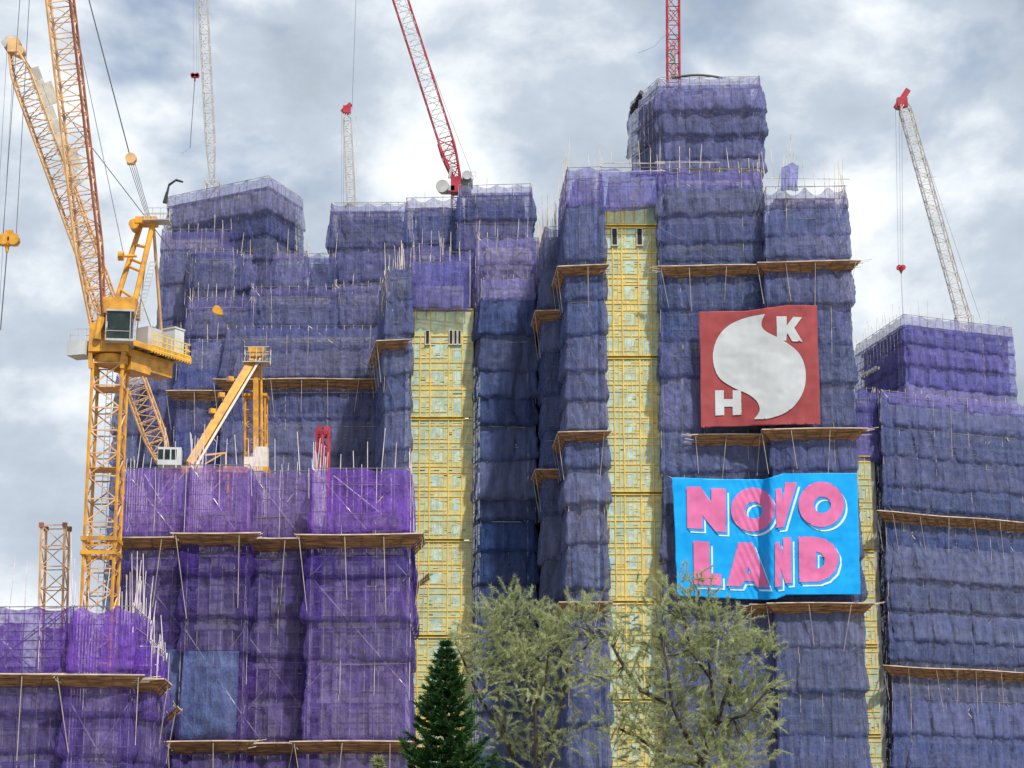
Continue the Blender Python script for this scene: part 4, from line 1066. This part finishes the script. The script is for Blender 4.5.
feathery('broader pale green feathery tree below the left corner of the bright blue banner', 57, (702, 800),
    [[(702, 800, 0), (703, 765, 0), (708, 740, .1), (716, 724, .2), (713, 700, .2), (711, 679, .2), (706, 640, .2), (700, 605, 0)],
     [(716, 724, .2), (728, 690, .5), (734, 655, .6), (738, 630, .6)], [(703, 765, 0), (686, 735, -.4), (672, 705, -.5), (668, 670, -.5), (660, 630, -.4)],
     [(703, 765, 0), (670, 760, .4), (645, 742, .5), (618, 728, .5)], [(672, 705, -.5), (640, 690, -.2), (620, 660, 0), (612, 645, .1)], [(716, 724, .2), (745, 715, -.3), (768, 690, -.4)],
     [(711, 679, .2), (690, 650, -.1), (684, 615, -.2)]],
    [(700, 612, 26, .8), (672, 595, 18, .7), (652, 618, 24, .7), (727, 632, 26, .9), (755, 655, 24, .9), (760, 690, 20, .8), (742, 700, 28, .9), (706, 660, 32, .9), (668, 650, 28, .8),
     (632, 650, 22, .6), (615, 672, 18, .6), (640, 690, 28, .8), (680, 705, 32, .9), (650, 735, 30, .8), (620, 715, 20, .6), (705, 740, 34, .9), (745, 745, 28, .8), (762, 725, 14, .6), (690, 578, 10, .4), (640, 590, 10, .4),
     (660, 765, 30, .8), (610, 745, 16, .5), (720, 770, 30, .8), (600, 680, 10, .3), (622, 625, 12, .4)], 8, 125)
# dark conifer
def conifer(label, apex_px, Y, wid, hgt, seed, name='conifer_tree', dens=1.0, group=None):
    g = np.random.default_rng(seed); ap = P(*apex_px, Y)
    K = empty(name, (ap.x, Y, 0), label, 'tree', group)
    t = MB(); t.pole((ap.x, Y, 0), ap, .12, 8, r2=.012); t.build('trunk', M['bark'], K)
    tris = []; br = MB(); z = .12
    while z < hgt:
        rad = wid * (z / hgt) ** .82 * g.uniform(.92, 1.08); nb = int(7 + 5 * z / hgt)
        a0 = g.uniform(0, 6.28)
        for k in range(nb):
            an = a0 + 6.283 * k / nb + g.uniform(-.3, .3); d = np.array([math.cos(an), math.sin(an), 0]); L = rad * g.uniform(.68, 1.16)
            nn = int(95 * dens * (.3 + L)); q = g.random((nn, 1)) ** .8
            cur = lambda q: np.array(ap) + np.array([0, 0, -z]) + d * L * q + np.array([0, 0, 1]) * (-.16 * L * q + .42 * L * q ** 3)
            pos = cur(q); p0 = cur(np.array([[0.]]))[0]; p1 = cur(np.array([[.6]]))[0]; p2 = cur(np.array([[1.]]))[0]
            br.pole(p0, p1, .015, 4, cap=False); br.pole(p1, p2, .012, 4, r2=.006, cap=False)
            sidev = np.array([-d[1], d[0], 0]); fan = g.uniform(-1, 1, (nn, 1)) * .17 * (1.1 - q) * min(1, L)
            pos = pos + sidev * fan * 2
            dr = unit(d * .7 + g.normal(size=(nn, 3)) * .38 + np.array([0, 0, .5]))
            nl = g.uniform(.09, .22, (nn, 1)); w_ = .022; sd = unit(np.cross(dr, g.normal(size=(nn, 3))))
            tris.append(np.stack([pos - sd * w_, pos + sd * w_, pos + dr * nl], -2))
        z += g.uniform(.12, .20) + .08 * z / hgt
    br.build('branches', M['bark'], K); tri_mesh('crown', np.concatenate(tris), M['pine'], K)
conifer('dark green conical conifer with tiered branches at the foot of the purple tower', (446, 641), 56, 1.9, 6.0, 3, dens=2.1)
conifer('tip of a small pale green young tree beside the foot of the purple tower', (378, 756), 56, .5, 2.4, 4, name='young_tree', dens=1)
for o in bpy.data.objects:
    if o.name.startswith('young_tree'):
        for c in o.children:
            if c.name.startswith('crown'): c.data.materials.clear(); c.data.materials.append(M['needle'])

# ================================================================== GROUND, SKY, LIGHT
t = MB(); s = 4000; t.add([(-s, -s, 0), (s, -s, 0), (s, s, 0), (-s, s, 0)], [(0, 1, 2, 3)])
tag(t.build('ground', M['ground']), kind='structure')

SUN_EL, SUN_AZ = R(56), R(148)      # azimuth measured clockwise from +Y (north)
wd = bpy.data.worlds.new('World'); bpy.context.scene.world = wd; wd.use_nodes = True
nt = wd.node_tree; nt.nodes.clear(); L = nt.links.new
out = nt.nodes.new('ShaderNodeOutputWorld'); bg = nt.nodes.new('ShaderNodeBackground'); bg.inputs['Strength'].default_value = .10
sky = nt.nodes.new('ShaderNodeTexSky'); sky.sky_type = 'NISHITA'; sky.sun_disc = False; sky.sun_elevation = SUN_EL; sky.sun_rotation = SUN_AZ
L(sky.outputs[0], bg.inputs['Color'])
tc = nt.nodes.new('ShaderNodeTexCoord')
def wn(scale, vs, detail, rough, loc, dist=0.0):
    mp = nt.nodes.new('ShaderNodeMapping'); mp.inputs['Scale'].default_value = vs; mp.inputs['Location'].default_value = loc
    L(tc.outputs['Generated'], mp.inputs['Vector'])
    n = nt.nodes.new('ShaderNodeTexNoise'); n.inputs['Scale'].default_value = scale; n.inputs['Detail'].default_value = detail; n.inputs['Roughness'].default_value = rough
    n.inputs['Distortion'].default_value = dist
    L(mp.outputs['Vector'], n.inputs['Vector']); return n.outputs['Fac']
c1 = wn(6.0, (1, 1, 1.6), 9, .56, (2.3, 0.4, 1.1), .15)
cc = nt.nodes.new('ShaderNodeValToRGB'); e = cc.color_ramp.elements
e[0].position = .36; e[0].color = (.33, .375, .44, 1); e[1].position = .63; e[1].color = (.82, .85, .87, 1)
m_ = e.new(.50); m_.color = (.45, .51, .585, 1)
L(c1, cc.inputs['Fac'])
cb = nt.nodes.new('ShaderNodeBackground'); cb.inputs['Strength'].default_value = 1.0; L(cc.outputs['Color'], cb.inputs['Color'])
c2 = wn(4.0, (1, 1, 1.3), 6, .55, (5.2, 1.7, 3.3), .2)
mr = nt.nodes.new('ShaderNodeMapRange'); mr.inputs['From Min'].default_value = .30; mr.inputs['From Max'].default_value = .40; L(c2, mr.inputs['Value'])
mx = nt.nodes.new('ShaderNodeMixShader'); L(mr.outputs['Result'], mx.inputs['Fac']); L(bg.outputs[0], mx.inputs[1]); L(cb.outputs[0], mx.inputs[2]); L(mx.outputs[0], out.inputs['Surface'])

sd = bpy.data.lights.new('sun', 'SUN'); sd.energy = 4.1; sd.angle = R(2.0); sd.color = (1.0, .95, .88)
so = bpy.data.objects.new('sun', sd); C.objects.link(so)
dv = Vector((math.sin(SUN_AZ) * math.cos(SUN_EL), math.cos(SUN_AZ) * math.cos(SUN_EL), math.sin(SUN_EL)))
so.rotation_euler = dv.to_track_quat('Z', 'Y').to_euler(); so.location = (0, 0, 150)

sc = bpy.context.scene
sc.view_settings.view_transform = 'Standard'; sc.view_settings.look = 'None'; sc.view_settings.gamma = 1; sc.view_settings.exposure = 0.4
sc.view_settings.use_curve_mapping = False
sc.cycles.max_bounces = 5; sc.cycles.diffuse_bounces = 3; sc.cycles.transparent_max_bounces = 12
